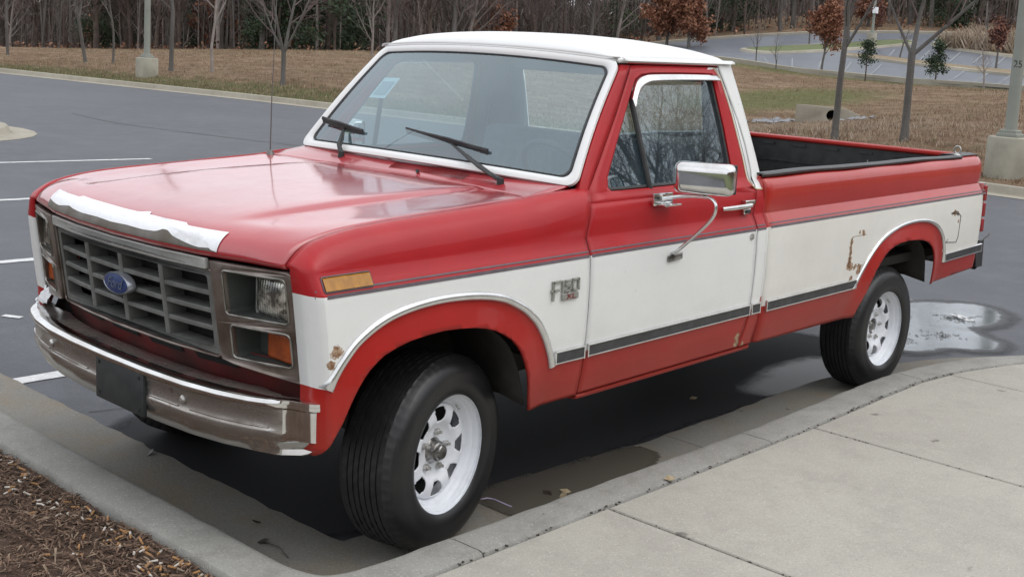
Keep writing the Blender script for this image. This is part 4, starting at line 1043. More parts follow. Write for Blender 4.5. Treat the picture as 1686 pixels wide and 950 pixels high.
def rim_mb():
    b=MB()
    b.lathe([(.213,.014),(.2185,.015),(.2190,.010),(.2150,.004),(.206,.001),(.2025,-.006),(.200,-.014),(.192,-.020),(.188,-.030),(.183,-.040),(.177,-.0445),(.1700,-.045)],96)
    # disc with eight trapezoid windows
    rings=[.170,.166,.161,.150,.138,.127,.118,.112,.100,.088,.070,.050,.047]
    yv=  [-.045,-.042,-.037,-.032,-.029,-.029,-.031,-.034,-.044,-.053,-.056,-.056,-.062]
    hw=  [6.0,6.4,7.0,7.4,7.0,6.3,5.6,4.7,5,5,5,5,5]
    N=192; rows=[]
    for r,y,h in zip(rings,yv,hw):
        row=[]
        for k in range(N):
            sct,seg=divmod(k,24)
            if seg<=5: q=seg/5*(12-h)
            elif seg<=19: q=(12-h)+(seg-5)/14*2*h
            else: q=12+h+(seg-19)/5*(12-h)
            a=2*math.pi*(sct*24+q)/N; row.append((r*math.cos(a),y,r*math.sin(a)))
        rows.append(row)
    # round the window corners
    base=len(b.v)
    for r in rows: b.v+=r
    for i in range(len(rings)-1):
        for k in range(N):
            seg=k%24
            if 2<=i<=6 and 5<=seg<19 and not((i==2 and seg in(5,18)) or (i==6 and seg in(5,18))): continue
            j=(k+1)%N; b.f.append((base+i*N+k,base+i*N+j,base+(i+1)*N+j,base+(i+1)*N+k)); b.m.append(0)
    # inner barrel
    b.lathe([(.1995,-.014),(.184,-.06),(.180,-.12),(.20,-.18)],64)
    return b
rim_me=rim_mb().mesh('rim',['wheel_white'],smooth=34)
def wheel(x,y,z,s,steer,front):
    e=empty('wheel',(x,y,z),(0,0,0 if s>0 else math.pi),truck); e.rotation_euler=(0,0,(0 if s>0 else math.pi)+R(steer))
    t=new_obj('tyre',tyre_me,e); t.rotation_euler=(0,random.random()*3,0)
    r=new_obj('rim',rim_me,e); r.rotation_euler=(0,.35,0); md=r.modifiers.new('solid','SOLIDIFY'); md.thickness=.004; md.offset=-1
    b=MB(); b.lathe([(.001,-.088),(.178,-.088),(.178,-.12)],40); b.build('brake_drum','gap_dark',e)
    b=MB()
    if front: b.lathe([(.062,-.045),(.058,-.034),(.050,-.030),(.042,-.018),(.037,-.001),(.034,.003),(.030,.005),(.028,.014),(.024,.018),(.001,.019)],32)
    else: b.lathe([(.052,-.050),(.050,-.036),(.044,-.033),(.040,-.040),(.030,-.038),(.024,-.028),(.001,-.027)],32)
    b.v=[(x_,y_-.026,z_) for x_,y_,z_ in b.v]; b.build('hub','hub_metal',e,smooth=30,recalc=True)
    for k in range(5):
        a=2*math.pi*k/5+.5; cx,cz=.0695*math.cos(a),.0695*math.sin(a); L=.022 if front else .006
        b=MB(); b.tube([(cx,-.040,cz),(cx,-.030+0,cz),(cx,-.016+L*.2,cz)],[.013,.0125,.012],6); b.tube([(cx,-.02,cz),(cx,-.008+L*.4,cz)],.0065,8); b.v=[(x_,y_-.026,z_) for x_,y_,z_ in b.v]; b.build('lug_nut','nut_metal',e,smooth=20)
    a=2.2; b=MB(); b.tube([(.180*math.cos(a),-.030,.180*math.sin(a)),(.167*math.cos(a),-.010,.167*math.sin(a))],.0045,8); b.build('valve_stem','grille_trim',e)
    return e
def wpos(x,y,z):
    p=Rb.transposed()@(Vector((x,y,z))-piv)+piv; return p
for s in(1,-1):
    p=wpos(0,s*.882,RT); wheel(p.x,p.y,p.z,s,13,True)
    p=wpos(-3.378,s*.878,RT); wheel(p.x,p.y,p.z,s,0,False)
# ================================================================== GROUND AND SETTING
def ground_mat(name,c1,c2,c3=None,rough=.85,s1=.6,s2=9,fine=220,fstr=.35,spots=None,bump=.25,spot_scale=3.0,finecol=.25,spec=.4,bd=.004):
    b=NB(name)
    base=b.mix(b.ramp(b.noise(s1,5,.6),.35,.65),c1,c2)
    if c3: base=b.mix(b.math('MULTIPLY',b.ramp(b.noise(s2,8,.75),.46,.70),.75),base,c3)
    f=b.noise(fine,2,.7); base=b.mix(b.math('MULTIPLY',b.ramp(f,.58,.72),finecol),base,tuple(min(1,x*2.2+.05) for x in c1))
    base=b.mix(b.math('MULTIPLY',b.ramp(b.noise(fine*.7,2,.7),.56,.70),finecol),base,tuple(x*.35 for x in c1))
    if spots:
        v=b.n('ShaderNodeTexVoronoi'); v.inputs['Scale'].default_value=spot_scale; v.inputs['Randomness'].default_value=1
        mp=b.n('ShaderNodeVectorMath'); mp.operation='ADD'; nn=b.n('ShaderNodeTexNoise'); nn.inputs['Scale'].default_value=14; b.l(b.tc.outputs['Object'],nn.inputs[0])
        sc=b.n('ShaderNodeVectorMath'); sc.operation='SCALE'; sc.inputs['Scale'].default_value=.12; b.l(nn.outputs['Color'],sc.inputs[0]); b.l(sc.outputs[0],mp.inputs[0]); b.l(b.tc.outputs['Object'],mp.inputs[1]); b.l(mp.outputs[0],v.inputs['Vector'])
        m1=b.ramp(v.outputs['Distance'],.03,.055,(1,1,1,1),(0,0,0,1)); base=b.mix(b.math('MULTIPLY',m1,.75),base,spots)
    b.set(Base_Color=base,Roughness=rough); b.p.inputs['Specular IOR Level'].default_value=spec
    b.bump(b.math('ADD',b.noise(fine,3,.7),b.math('MULTIPLY',b.noise(fine*.2,4),.6)),bump,bd); MATS[name]=b.m; return b.m
ground_mat('asphalt',(.066,.070,.081),(.048,.051,.060),(.092,.096,.108),rough=.62,fine=110,finecol=.55,bump=.5,s1=.25,s2=2.2,bd=.004,spec=.5)
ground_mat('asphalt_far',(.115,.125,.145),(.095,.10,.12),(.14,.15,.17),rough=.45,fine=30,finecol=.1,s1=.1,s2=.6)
ground_mat('concrete_walk',(.392,.372,.325),(.35,.332,.29),(.295,.28,.245),rough=.85,fine=150,spots=(.11,.10,.09),finecol=.28,s1=.9,s2=4,spot_scale=1.9)
ground_mat('concrete_kerb',(.30,.292,.268),(.25,.243,.222),(.18,.17,.15),rough=.85,fine=130,spots=(.06,.055,.05),finecol=.35,s1=1.6,s2=7,bump=.45,spot_scale=3.4)
ground_mat('concrete_gutter',(.205,.195,.175),(.165,.157,.14),(.20,.15,.085),rough=.85,fine=120,spots=(.04,.035,.03),finecol=.35,s1=1.1,s2=3,bump=.45,spot_scale=3)
ground_mat('concrete_far',(.36,.33,.27),(.30,.27,.22),(.24,.22,.17),rough=.9,fine=30,finecol=.1,s1=.7,s2=2)
ground_mat('line_far',(.26,.27,.28),(.22,.23,.24),None,fine=20)
ground_mat('line_paint',(.62,.62,.62),(.50,.50,.50),(.30,.30,.31),rough=.7,fine=90,finecol=.4,s2=14)
ground_mat('mulch_soil',(.085,.052,.036),(.055,.034,.024),(.12,.075,.05),rough=.95,fine=60,finecol=.5,s1=4,s2=14,bump=.9,bd=.015)
mat('joint_dark',(.035,.03,.024),.95,col2=(.06,.05,.04),scale=30)
def sheet(name,pts,z,m,kind='structure',parent=None,th=0):
    b=MB(); b.add([(x,y,z) for x,y in pts],[tuple(range(len(pts)))]); o=b.build(name,m,parent,smooth=0)
    if kind and parent is None: o['kind']=kind
    return o
sheet('ground',[(-900,-900),(900,-900),(900,900),(-900,900)],-.35,mat('far_ground',(.12,.10,.07),.95,col2=(.09,.09,.05),scale=.3))
lot=sheet('parking_lot',[(-19.5,-130),(60,-130),(60,60),(-19.5,60)],0,'asphalt')
tag(lot,'dark grey asphalt of the parking lot around the truck')
# painted stall lines
def line_strip(name,x0,y0,x1,y1,w_,z=.004,par=lot):
    d=Vector((x1-x0,y1-y0)); L=d.length; d.normalize(); n=Vector((-d.y,d.x)); b=MB(); N=max(2,int(L/.08)); r=[]
    for k in range(N+1):
        p=Vector((x0,y0))+d*L*k/N; j=.006
        r.append([(p.x+n.x*(w_/2+random.uniform(-j,j)),p.y+n.y*(w_/2+random.uniform(-j,j)),z),(p.x-n.x*(w_/2+random.uniform(-j,j)),p.y-n.y*(w_/2+random.uniform(-j,j)),z)])
    b.grid(r); return b.build(name,'line_paint',par,smooth=0,recalc=True)
for y in(-1.975,-5.05,-8.23,-11.52): line_strip('stall_line',.24,y,-5.86,y+.02,.11)
line_strip('stall_line',.24,-14.7,-5.9,-14.7,.1) if False else None
line_strip('worn_line',-6.16,-.42,-5.98,.06,.12,.0042); line_strip('worn_line',-5.86,.27,-5.74,.47,.08,.0085); line_strip('paint_fleck',-.30,-3.38,-.36,-3.27,.05,.0041)
# tar cracks
def crack(P,w_):
    P=cr_path([(x,y,0) for x,y in P],6); b=MB(); r=[]
    for i,p in enumerate(P):
        t=(P[min(i+1,len(P)-1)]-P[max(i-1,0)]).normalized(); n=Vector((-t.y,t.x,0)); ww=w_*random.uniform(.5,1.2); o=Vector((random.uniform(-.012,.012),random.uniform(-.012,.012),0))
        r.append([tuple(p+o+n*ww+Vector((0,0,.0035))),tuple(p+o-n*ww+Vector((0,0,.0035)))])
    b.grid(r); b.build('asphalt_crack','joint_dark',lot,smooth=0,recalc=True)
crack([(.2,-1.3),(-.4,-1.25),(-1.0,-1.6),(-1.4,-1.5)],.004); crack([(-9.5,-12),(-9.0,-14.5),(-8.6,-17.5),(-8.9,-20)],.012); crack([(-11.5,-8),(-12,-11),(-11.7,-15)],.012); crack([(-6.5,-9.6),(-7.6,-9.3),(-9,-9.9)],.008)
crack([(-7.5,-1.2),(-8.5,-1.6),(-9.6,-1.2),(-11.0,-1.5)],.008)
# puddle with damp rim
mat('damp_asphalt',(.022,.022,.024),.35,col2=(.04,.04,.043),scale=6,bump=.3,bscale=90)
PUD=[(-5.20,.13),(-5.45,.10),(-5.62,-.06),(-5.95,-.16),(-6.22,-.02),(-6.42,.22),(-6.33,.42),(-6.12,.56),(-5.78,.62),(-5.50,.58),(-5.34,.68),(-5.22,.86),(-5.02,.95),(-4.86,.90),(-4.72,.74),(-4.55,.69),(-4.40,.60),(-4.32,.42),(-4.48,.24),(-4.75,.18)]
def blob(name,P,z,m,par,grow=0,th=.001,jit=0):
    c=Vector((sum(p[0] for p in P)/len(P),sum(p[1] for p in P)/len(P),0)); L=cr_path([(x,y,0) for x,y in P],5,True)
    L=[p+(p-c).normalized()*(grow+random.uniform(-jit,jit)) for p in L]
    b=MB(); b.add([(p.x,p.y,z) for p in L],[tuple(range(len(L)))]); o=b.build(name,m,par,smooth=0,recalc=True); return o
def wet_mat(name,water=True):
    b=NB(name); a=b.n('ShaderNodeAttribute'); a.attribute_name='edge'
    d=b.math('ADD',a.outputs['Fac'],b.math('MULTIPLY_ADD',b.noise(7,6,.75),.16,-.08))
    wat=b.ramp(d,.0,.035) if water else 0.0
    damp=b.ramp(b.math('ADD',d,.14),.0,.12)
    b.set(Base_Color=b.mix(wat,(.026,.026,.028),(.040,.043,.047)),Roughness=b.mix(wat,(.55,.55,.55),b.ramp(b.noise(4,4),.35,.7,(.07,.07,.07,1),(.20,.20,.20,1)))if water else .30)
    if water: b.set(Coat_Weight=b.math('MULTIPLY',wat,.35),Coat_Roughness=.08,Coat_IOR=1.45,Coat_Tint=(.84,.93,1.0))
    b.bump(b.noise(110,3,.7),.25 if not water else .06,.004)
    tr=b.n('ShaderNodeBsdfTransparent'); m=b.n('ShaderNodeMixShader'); b.l(damp,m.inputs[0]); b.l(tr.outputs[0],m.inputs[1]); b.l(b.p.outputs[0],m.inputs[2]); b.l(m.outputs[0],b.o.inputs[0]); MATS[name]=b.m
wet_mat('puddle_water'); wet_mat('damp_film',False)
def film_patch(name,P,z,m,pad=.3,st=.03):
    L=[(p.x,p.y) for p in cr_path([(x,y,0) for x,y in P],4,True)]; x0,x1=min(p[0] for p in L)-pad,max(p[0] for p in L)+pad; y0,y1=min(p[1] for p in L)-pad,max(p[1] for p in L)+pad
    nx,ny=int((x1-x0)/st),int((y1-y0)/st); V=[];A=[]
    LA=np.array(L); LB_=np.roll(LA,-1,0); D_=LB_-LA; q2=(D_**2).sum(1)
    for i in range(nx+1):
        for j in range(ny+1):
            p=np.array([lerp(x0,x1,i/nx),lerp(y0,y1,j/ny)]); t=np.clip(((p-LA)*D_).sum(1)/q2,0,1); dd=np.sqrt((((LA+D_*t[:,None])-p)**2).sum(1)).min(); V.append((p[0],p[1],z)); A.append(dd if inpoly(p[0],p[1],L) else -dd)
    F=[(i*(ny+1)+j,(i+1)*(ny+1)+j,(i+1)*(ny+1)+j+1,i*(ny+1)+j+1) for i in range(nx) for j in range(ny)]
    F=[f for f in F if max(A[k] for k in f)>-pad*.95]
    me=bpy.data.meshes.new(name); me.from_pydata(V,[],F); at=me.attributes.new('edge','FLOAT','POINT'); at.data.foreach_set('value',A); me.materials.append(MATS[m]); o=new_obj(name,me); tag(o,kind='structure'); return o
film_patch('puddle',PUD,.0065,'puddle_water')
wet_mat('damp_shade',False); MATS['damp_shade'].node_tree.nodes['Principled BSDF'].inputs['Roughness'].default_value=.75; MATS['damp_shade'].node_tree.nodes['Principled BSDF'].inputs['Specular IOR Level'].default_value=.15
film_patch('damp_shade',[(.30,-.9),(.32,.2),(.1,.55),(-.8,.56),(-1.6,.55),(-2.5,.56),(-3.4,.58),(-3.9,.62),(-4.2,.3),(-4.0,-.3),(-3.0,-.9),(-1.0,-1.1)],.0046,'damp_shade',.25,.05)  # dark sheet under the truck: its shade painted over damp asphalt
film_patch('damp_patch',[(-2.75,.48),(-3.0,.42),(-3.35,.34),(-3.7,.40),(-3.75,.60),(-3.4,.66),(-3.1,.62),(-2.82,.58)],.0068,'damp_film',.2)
wet_mat('gutter_stain',False); MATS['gutter_stain'].node_tree.nodes['Principled BSDF'].inputs['Roughness'].default_value=.6
for n_ in MATS['gutter_stain'].node_tree.nodes:
    if n_.type=='MIX':
        n_.inputs[6].default_value=(.070,.060,.045,1); n_.inputs[7].default_value=(.070,.060,.045,1)
film_patch('gutter_stain',[(-.5,.64),(-.9,.66),(-1.34,.68),(-1.38,.76),(-1.2,.84),(-.8,.90),(-.45,.86)],.0136,'gutter_stain',.045,.02)
mat('damp_concrete',(.06,.052,.038),.6)
mat('leaf_wet',(.03,.02,.012),.5); mat('leaf_tan',(.24,.17,.09),.7,col2=(.34,.28,.18),scale=30)
# debris on the puddle
db_=MB()
for c,nn in(((-5.75,.38),60),((-5.05,.50),40),((-4.6,.45),14)):
    for k in range(nn):
        x=c[0]+random.gauss(0,.10); y=c[1]+random.gauss(0,.07); a=random.random()*6.28; L=random.uniform(.01,.06)
        db_.tube([(x,y,.0095),(x+L*math.cos(a)*.6,y+L*math.sin(a)*.6,.0105),(x+L*math.cos(a+.4),y+L*math.sin(a+.4),.0095)],.0014,3)
tag(db_.build('puddle_debris','leaf_wet',smooth=0),kind='stuff')
# ---- kerbs near the truck: one path, swept, cut into sections at the joints
KP=[(.665,-16),(.665,-12),(.665,-8.5),(.665,-5.5),(.665,-2.6),(.665,-.5),(.665,.55),(.665,.78),(.660,.88),(.640,.96),(.598,1.015),(.530,1.045),(.44,1.052),(.30,1.052),(.10,1.052),(-.8,1.052),(-1.725,1.052),(-2.3,1.035),(-2.8,1.012),(-3.24,1.008),(-3.68,1.055),(-4.09,1.16),(-4.42,1.31),(-4.80,1.56),(-5.15,1.90),(-5.45,2.35),(-5.70,3.0),(-5.82,4.0),(-5.85,6.0),(-5.85,12),(-5.85,30)]
def dense_path(P,step=.12,sub=8):
    Q=cr_path([(x,y,0) for x,y in P],sub); return [Vector((q.x,q.y)) for q in Q]
KPD=dense_path(KP)
def sweep(path,prof,name,m,par,noise_=0,cap=True,smooth=40,left=False):
    b=MB(); rows=[]; n=len(path)
    for i,p in enumerate(path):
        t=(path[min(i+1,n-1)]-path[max(i-1,0)]).normalized(); nr=Vector((t.y,-t.x)) 
        if left: nr=-nr
        rows.append([(p.x+nr.x*o,p.y+nr.y*o,z) for o,z in prof])
    b.grid(rows); k=len(prof)
    if cap: b.f.append(tuple(range(k))); b.m.append(0); o=(n-1)*k; b.f.append(tuple(range(o,o+k))); b.m.append(0)
    return b.build(name,m,par,smooth=smooth,recalc=True)
kerb=empty('kerb'); tag(kerb,kind='structure')
def cut(path,test):
    """split the path at points where test(a,b) is true"""
    out=[[]]
    for i,p in enumerate(path):
        out[-1].append(p)
        if i<len(path)-1 and test(path[i],path[i+1]):
            q=path[i]; r=path[i+1]; d=(r-q)*.04; out[-1].append(q+(r-q)*.5-d.normalized()*.003); out.append([q+(r-q)*.5+d.normalized()*.003])
    return out
XJ=[.1273,-1.7231,-3.313]; YJ=[-8.513,-5.517,-2.613]
def tst(a,b):
    if a.y>.9: return any((a.x-x)*(b.x-x)<0 for x in XJ) or (a.x<-5 and int(a.y)!=int(b.y) and int(b.y)%3==0)
    return any((a.y-y)*(b.y-y)<0 for y in YJ)
secs=cut(KPD,tst)
KPROF=[(-.075,.006),(-.045,.03),(-.020,.095),(-.008,.120),(.008,.129),(.03,.132),(.15,.133),(.168,.128),(.176,.115),(.178,.0),(-.07,-.05)]
GPROF=[(-.415,.007),(-.40,.011),(-.20,.0085),(-.077,.006),(-.077,-.05),(-.415,-.05)]
def chip(o,amt=.004):
    bm=bmesh.new(); bm.from_mesh(o.data); bmesh.ops.subdivide_edges(bm,edges=[e for e in bm.edges if e.calc_length()>.06],cuts=1)
    import mathutils.noise as mn
    for v in bm.verts:
        if v.co.z>.02: v.co+=Vector((mn.noise(v.co*9),mn.noise(v.co*9+Vector((5,0,0))),mn.noise(v.co*11)*.6))*amt
    bm.to_mesh(o.data); bm.free(); shade(o.data,40)
gut=empty('gutter'); tag(gut,kind='structure')
import mathutils.noise as mn
def gut_rect(x0,x1,y0,y1):
    b=MB(); rows=[]; n=max(2,int((y1-y0)/.06))
    for k in range(n+1):
        y=lerp(y0,y1,k/n); j=.018*mn.noise(Vector((0,y*7,0)))+.010*mn.noise(Vector((0,y*23,0))); rows.append([(x0+j,y,-.02),(x0+j+.004,y,.011),(lerp(x0,x1,.4),y,.0095),(x1,y,.006)])
    b.grid(rows); b.build('gutter_section','concrete_gutter',gut,recalc=True,smooth=40)
for y0,y1 in((-16,-8.516),(-8.51,-5.52),(-5.514,-2.616),(-2.61,.635)): gut_rect(.25,.60,y0,y1)
gc_=MB(); gc_.grid([[(.2475,y,.0106),(.39,y,.0095),(.61,y,.006)] for y in(.635,.80,.99)]); gc_.build('gutter_section','concrete_gutter',gut,recalc=True)
gb_=MB(); gb_.add([(.245,.985,.0065),(.62,.985,.0065),(.62,1.0,.0065),(.245,1.0,.0065)],[(0,1,2,3)])
gside=MB(); rows=[]
for k in range(9):
    x=lerp(.247,.131,k/8); rows.append([(x,.637+.014*mn.noise(Vector((x*7,1,0))),.0105),(x,.80,.0095),(x,.995,.006)])
gside.grid(rows); gside.build('gutter_section','concrete_gutter',gut,recalc=True)
def resamp(P,step=.10):
    out=[P[0]]
    for a,b in zip(P,P[1:]):
        L=(b-a).length; n=max(1,int(L/step))
        for k in range(1,n+1): out.append(a+(b-a)*k/n)
    return out
for sc in secs:
    if len(sc)<2: continue
    near=min((p-Vector((0,0))).length for p in sc)<6
    q=resamp(sc,.10 if near else 1.0)
    k=sweep(q,KPROF,'kerb_section','concrete_kerb',kerb)
    if near: chip(k,.005)
    if q[0].y>.9 and q[0].x<.2:
        gs=sweep([p for p in q],GPROF,'gutter_section','concrete_gutter',gut)
        bm=bmesh.new(); bm.from_mesh(gs.data)
        for v in bm.verts:
            if v.co.z>.006 and v.co.y<.75 and near: v.co.y+=.018*mn.noise(v.co*7)+.01*mn.noise(v.co*23)
        bm.to_mesh(gs.data); bm.free()
# ---- pavement slabs
walk=empty('pavement'); tag(walk,kind='structure')
WY0=1.238
def back_y(x): # back line of the kerb
    return interp(-x,[(-.9,1.238),(2.0,1.236),(2.8,1.205),(3.24,1.200),(3.68,1.25),(4.09,1.36),(4.42,1.50)])
def slab(x0,x1,y0f,y1,z=.131):
    g=.0065; N=10; top=[]
    X=[lerp(x0-g,x1+g,k/N) for k in range(N+1)]
    lo=[(x,y0f(x)+g) for x in X]; hi=[(x,y1-g) for x in reversed(X)]
    L=lo+hi; ctr=Vector((sum(p[0] for p in L)/len(L),sum(p[1] for p in L)/len(L)))
    b=MB(); L2=[tuple(Vector(p)+(ctr-Vector(p)).normalized()*.006) for p in L]
    rows=[[(x,y,z-.06) for x,y in L],[(x,y,z-.005) for x,y in L],[(x,y,z) for x,y in L2]]; rows=[r+[r[0]] for r in rows]
    b.grid(rows); n=len(L)+1; b.f.append(tuple(range(2*n,3*n-1))); b.m.append(0)
    b.build('pavement_slab','concrete_walk',walk,recalc=True,smooth=30)
xj=[3.9+.13,2.54,1.02,-.50,-2.02,-3.55,-5.05]
for a,c in zip(xj,xj[1:]):
    if c>=-3.6: slab(a,c,back_y if c<.9 else (lambda x:1.238),2.76)
    slab(a,c,lambda x:2.76,4.28)
# slabs out to the bend (cut by the curve)
def poly_slab(P,z=.131):
    b=MB(); ctr=Vector((sum(p[0] for p in P)/len(P),sum(p[1] for p in P)/len(P))); P2_=[tuple(Vector(p)+(ctr-Vector(p)).normalized()*.006) for p in P]
    rows=[[(x,y,z-.06) for x,y in P],[(x,y,z-.005) for x,y in P],[(x,y,z) for x,y in P2_]]; rows=[r+[r[0]] for r in rows]; b.grid(rows); n=len(P)+1
    b.f.append(tuple(range(2*n,3*n-1))); b.m.append(0); b.build('pavement_slab','concrete_walk',walk,recalc=True,smooth=30)
bk_=[(-3.554,1.243),(-3.68,1.262),(-3.9,1.318),(-4.09,1.372),(-4.25,1.435),(-4.42,1.515),(-4.74,1.735),(-5.0,2.0),(-5.25,2.35),(-5.40,2.756)]
poly_slab(bk_+[(-3.554,2.756)]); poly_slab([(-5.054,2.764),(-5.41,2.764),(-5.55,3.2),(-5.63,3.8),(-5.64,4.276),(-5.054,4.276)])
jb_=sheet('joint_bed',[(4.1,1.20),(4.1,4.4),(-5.6,4.4),(-5.62,3.8),(-5.3,2.5),(-4.9,1.9),(-4.3,1.45),(-3.6,1.22),(-3,1.20)],.095,'joint_dark',None,walk)
# weeds/grit in the joint behind the kerb
gr_=MB()
for k in range(130):
    x=random.uniform(-4,1.0); y=back_y(x)+random.gauss(-.004,.006); s_=random.uniform(.002,.007); gr_.box((x,y,.131),(s_*1.6,s_,s_*.7),rot=Matrix.Rotation(random.random()*3,3,'Z'))
for k in range(60):
    x=-.50+random.gauss(0,.004) if k%2 else -2.02+random.gauss(0,.004); y=random.uniform(1.24,2.7); s_=random.uniform(.002,.005); gr_.box((x,y,.129),(s_,s_*1.6,s_*.7))
tag(gr_.build('joint_grit','joint_dark',smooth=0),kind='stuff')
# ---- mulch bed
import mathutils.noise as mn
mbd=MB(); rows=[]
for i in range(60):
    x=lerp(.842,5.0,(i/59)**1.5); rows.append([(x,lerp(-9,1.235,j/80),.098+.03*min(1,(x-.842)*2)+.018*mn.noise(Vector((x*5,lerp(-9,1.235,j/80)*5,0)))+.01*mn.noise(Vector((x*17,lerp(-9,1.235,j/80)*17,3)))) for j in range(81)])
mbd.grid(rows); mo=mbd.build('mulch_bed','mulch_soil',recalc=True); tag(mo,kind='structure')
def mz(x,y): return .098+.03*min(1,max(0,(x-.842)*2))+.018*mn.noise(Vector((x*5,y*5,0)))+.01*mn.noise(Vector((x*17,y*17,3)))
mat('chip_dark',(.06,.034,.022),.9,col2=(.10,.06,.04),scale=40); mat('chip_mid',(.14,.085,.055),.9,col2=(.20,.13,.09),scale=40); mat('chip_pale',(.30,.23,.165),.85,col2=(.22,.15,.10),scale=40)
ch=MB()
for k in range(15000):
    x=.852+abs(random.gauss(0,.55)) if k%3 else random.uniform(.852,2.0); y=random.uniform(-2.0,1.22)
    if x>2.3: continue
    L=random.uniform(.008,.045)*(1 if random.random()<.9 else 1.6); w2=random.uniform(.0015,.005); a=random.random()*3.14; tl=random.gauss(0,.35)
    d=Vector((math.cos(a)*math.cos(tl),math.sin(a)*math.cos(tl),math.sin(tl))); n=Vector((-math.sin(a),math.cos(a),random.gauss(0,.4))).normalized(); c=Vector((x,y,mz(x,y)+.004+random.random()*.012)); u=d.cross(n)
    A=c-d*L/2; B=c+d*L/2; o=len(ch.v)
    ch.v+=[tuple(A+n*w2),tuple(A-n*w2),tuple(B-n*w2*.5),tuple(B+n*w2*.6),tuple(c+u*w2*.8)]
    m_i=random.choices((0,1,2),(5,4,1))[0]
    for f in((0,1,4),(1,2,4),(2,3,4),(3,0,4),(0,3,2,1)): ch.f.append(tuple(i+o for i in f)); ch.m.append(m_i)
tag(ch.build('mulch_chips',['chip_dark','chip_mid','chip_pale'],smooth=0,merge=0),kind='stuff')
# cigarette ends
mat('butt_paper',(.62,.58,.52),.8,col2=(.5,.45,.4),scale=60); mat('butt_filter',(.43,.23,.09),.8,col2=(.30,.16,.07),scale=60)
bt=MB(); bt.tube([(-.012,0,0),(-.011,0,0),(.006,.0005,0)],[.0034,.0038,.0037],7,0); bt.tube([(.0062,.0005,0),(.024,0,0)],[.0037,.0034],7,1)
bt2=MB(); bt2.tube([(-.012,0,0),(.016,.002,.001)],[.0036,.0036],7,1)
bt3=MB(); bt3.tube([(-.014,0,0),(.0,.002,.001),(.015,-.001,0)],[.0036,.0030,.0038],7,0)
bms=[bt.mesh('cigarette_end',['butt_paper','butt_filter'],smooth=50),bt2.mesh('cigarette_end',['butt_paper','butt_filter'],smooth=50),bt3.mesh('cigarette_end',['butt_paper','butt_filter'],smooth=50)]
LB=['used cigarette end with orange filter and pale paper lying on the brown mulch','short orange cigarette filter lying on the brown mulch beside the kerb','crushed whitish cigarette end lying on the brown mulch beside the kerb']
for k in range(120):
    t=random.random(); y=lerp(-.75,1.1,t**.75) if k%5 else random.uniform(-1.2,1.1); x=.875+abs(random.gauss(0,.075)) if k%6 else .87+abs(random.gauss(0,.3))
    q=random.choices((0,1,2),(4,5,3))[0]; o=new_obj('cigarette_end',bms[q]); o.location=(x,y,mz(x,y)+.015); o.rotation_euler=(random.random()*6,random.gauss(0,.25),random.random()*6.28)
    tag(o,LB[q],'cigarette end','cigarette ends on the mulch')
# leaves and litter in the gutter
lfb=MB()
def leafmesh(s_=.03):
    b=MB(); L=[(0,-1),(.35,-.55),(.6,-.1),(.42,.4),(0,1),(-.42,.4),(-.6,-.1),(-.35,-.55)]; b.add([(x*s_,y*s_,.006*math.sin(3*x+2*y)) for x,y in L]+[(0,0,-.002)],[(i,(i+1)%8,8) for i in range(8)]); return b
lm=leafmesh().mesh('dead_leaf',['leaf_tan'],smooth=0); lm2=leafmesh().mesh('dead_leaf',['leaf_wet'],smooth=0)
for i,(x,y,z,dk,lb) in enumerate([(-.66,.80,.013,1,'dark wet leaf in the gutter behind the front wheel'),(-.74,.83,.013,0,'reddish tan leaf lying on the damp gutter stain'),(-.69,.86,.016,0,'tan leaf at the foot of the kerb behind the front wheel'),(.38,.30,.014,1,'small dark leaf in the front gutter near the corner'),(.46,.46,.014,1,'dark leaf scrap against the front kerb near the corner'),(-2.32,.35,.004,0,'pale leaf on the dark asphalt under the truck'),(.30,-.6,.014,1,'dark leaf scrap lying in the front gutter below the bumper'),(-.92,1.215,.136,0,'small pale leaf caught in the joint behind the kerb')]):
    o=new_obj('dead_leaf',lm2 if dk else lm); o.location=(x,y,z+.004); o.rotation_euler=(random.gauss(0,.3),random.gauss(0,.3),random.random()*6); o.scale=(.9,.9,.9); tag(o,lb,'leaf','fallen leaves near the kerb')
st_=MB(); st_.tube([(-.40,.66,.010),(-.44,.675,.015),(-.455,.70,.013),(-.45,.80,.014)],.0035,5); tag(st_.build('drinking_straw',mat('straw_lilac',(.50,.45,.62),.4)),'thin bent lilac straw on the gutter beside the front tyre','straw')
tw=MB(); tw.tube([(.47,.62,.012),(.45,.54,.02),(.46,.46,.014)],.002,4); tag(tw.build('twig','leaf_wet'),'small dark twig lying in the front gutter near the corner','twig')
# ---- kerbed island at left
isl=empty('traffic_island',(0,0,0)); tag(isl,kind='structure')
def capsule(x0,x1,yc,r,n=14):
    L=[(x0-r*math.sin(math.pi*k/n),yc-r*math.cos(math.pi*k/n)) for k in range(n+1)]+[(x1+r*math.sin(math.pi*k/n),yc+r*math.cos(math.pi*k/n)) for k in range(n+1)]
    return L
def capring(prof,name,m,par,x0=-3.9,x1=8,yc=-16.5):
    rows=[]
    for r,z in prof: q=[(x,y,z) for x,y in capsule(x0,x1,yc,r)]; rows.append(q+[q[0]])
    b=MB(); b.grid(rows); return b.build(name,m,par,recalc=True,smooth=40)
capring([(2.42,.004),(2.40,.010),(2.05,.008)],'island_apron','concrete_far',isl)
capring([(2.05,.004),(2.02,.03),(2.00,.11),(1.98,.13),(1.84,.133),(1.835,.10)],'island_kerb','concrete_far',isl)
mat('grass_green',(.085,.115,.04),.9,col2=(.13,.14,.06),scale=3,bump=.6,bscale=60); mat('grass_dry',(.26,.20,.125),.9,col2=(.18,.135,.08),scale=8)
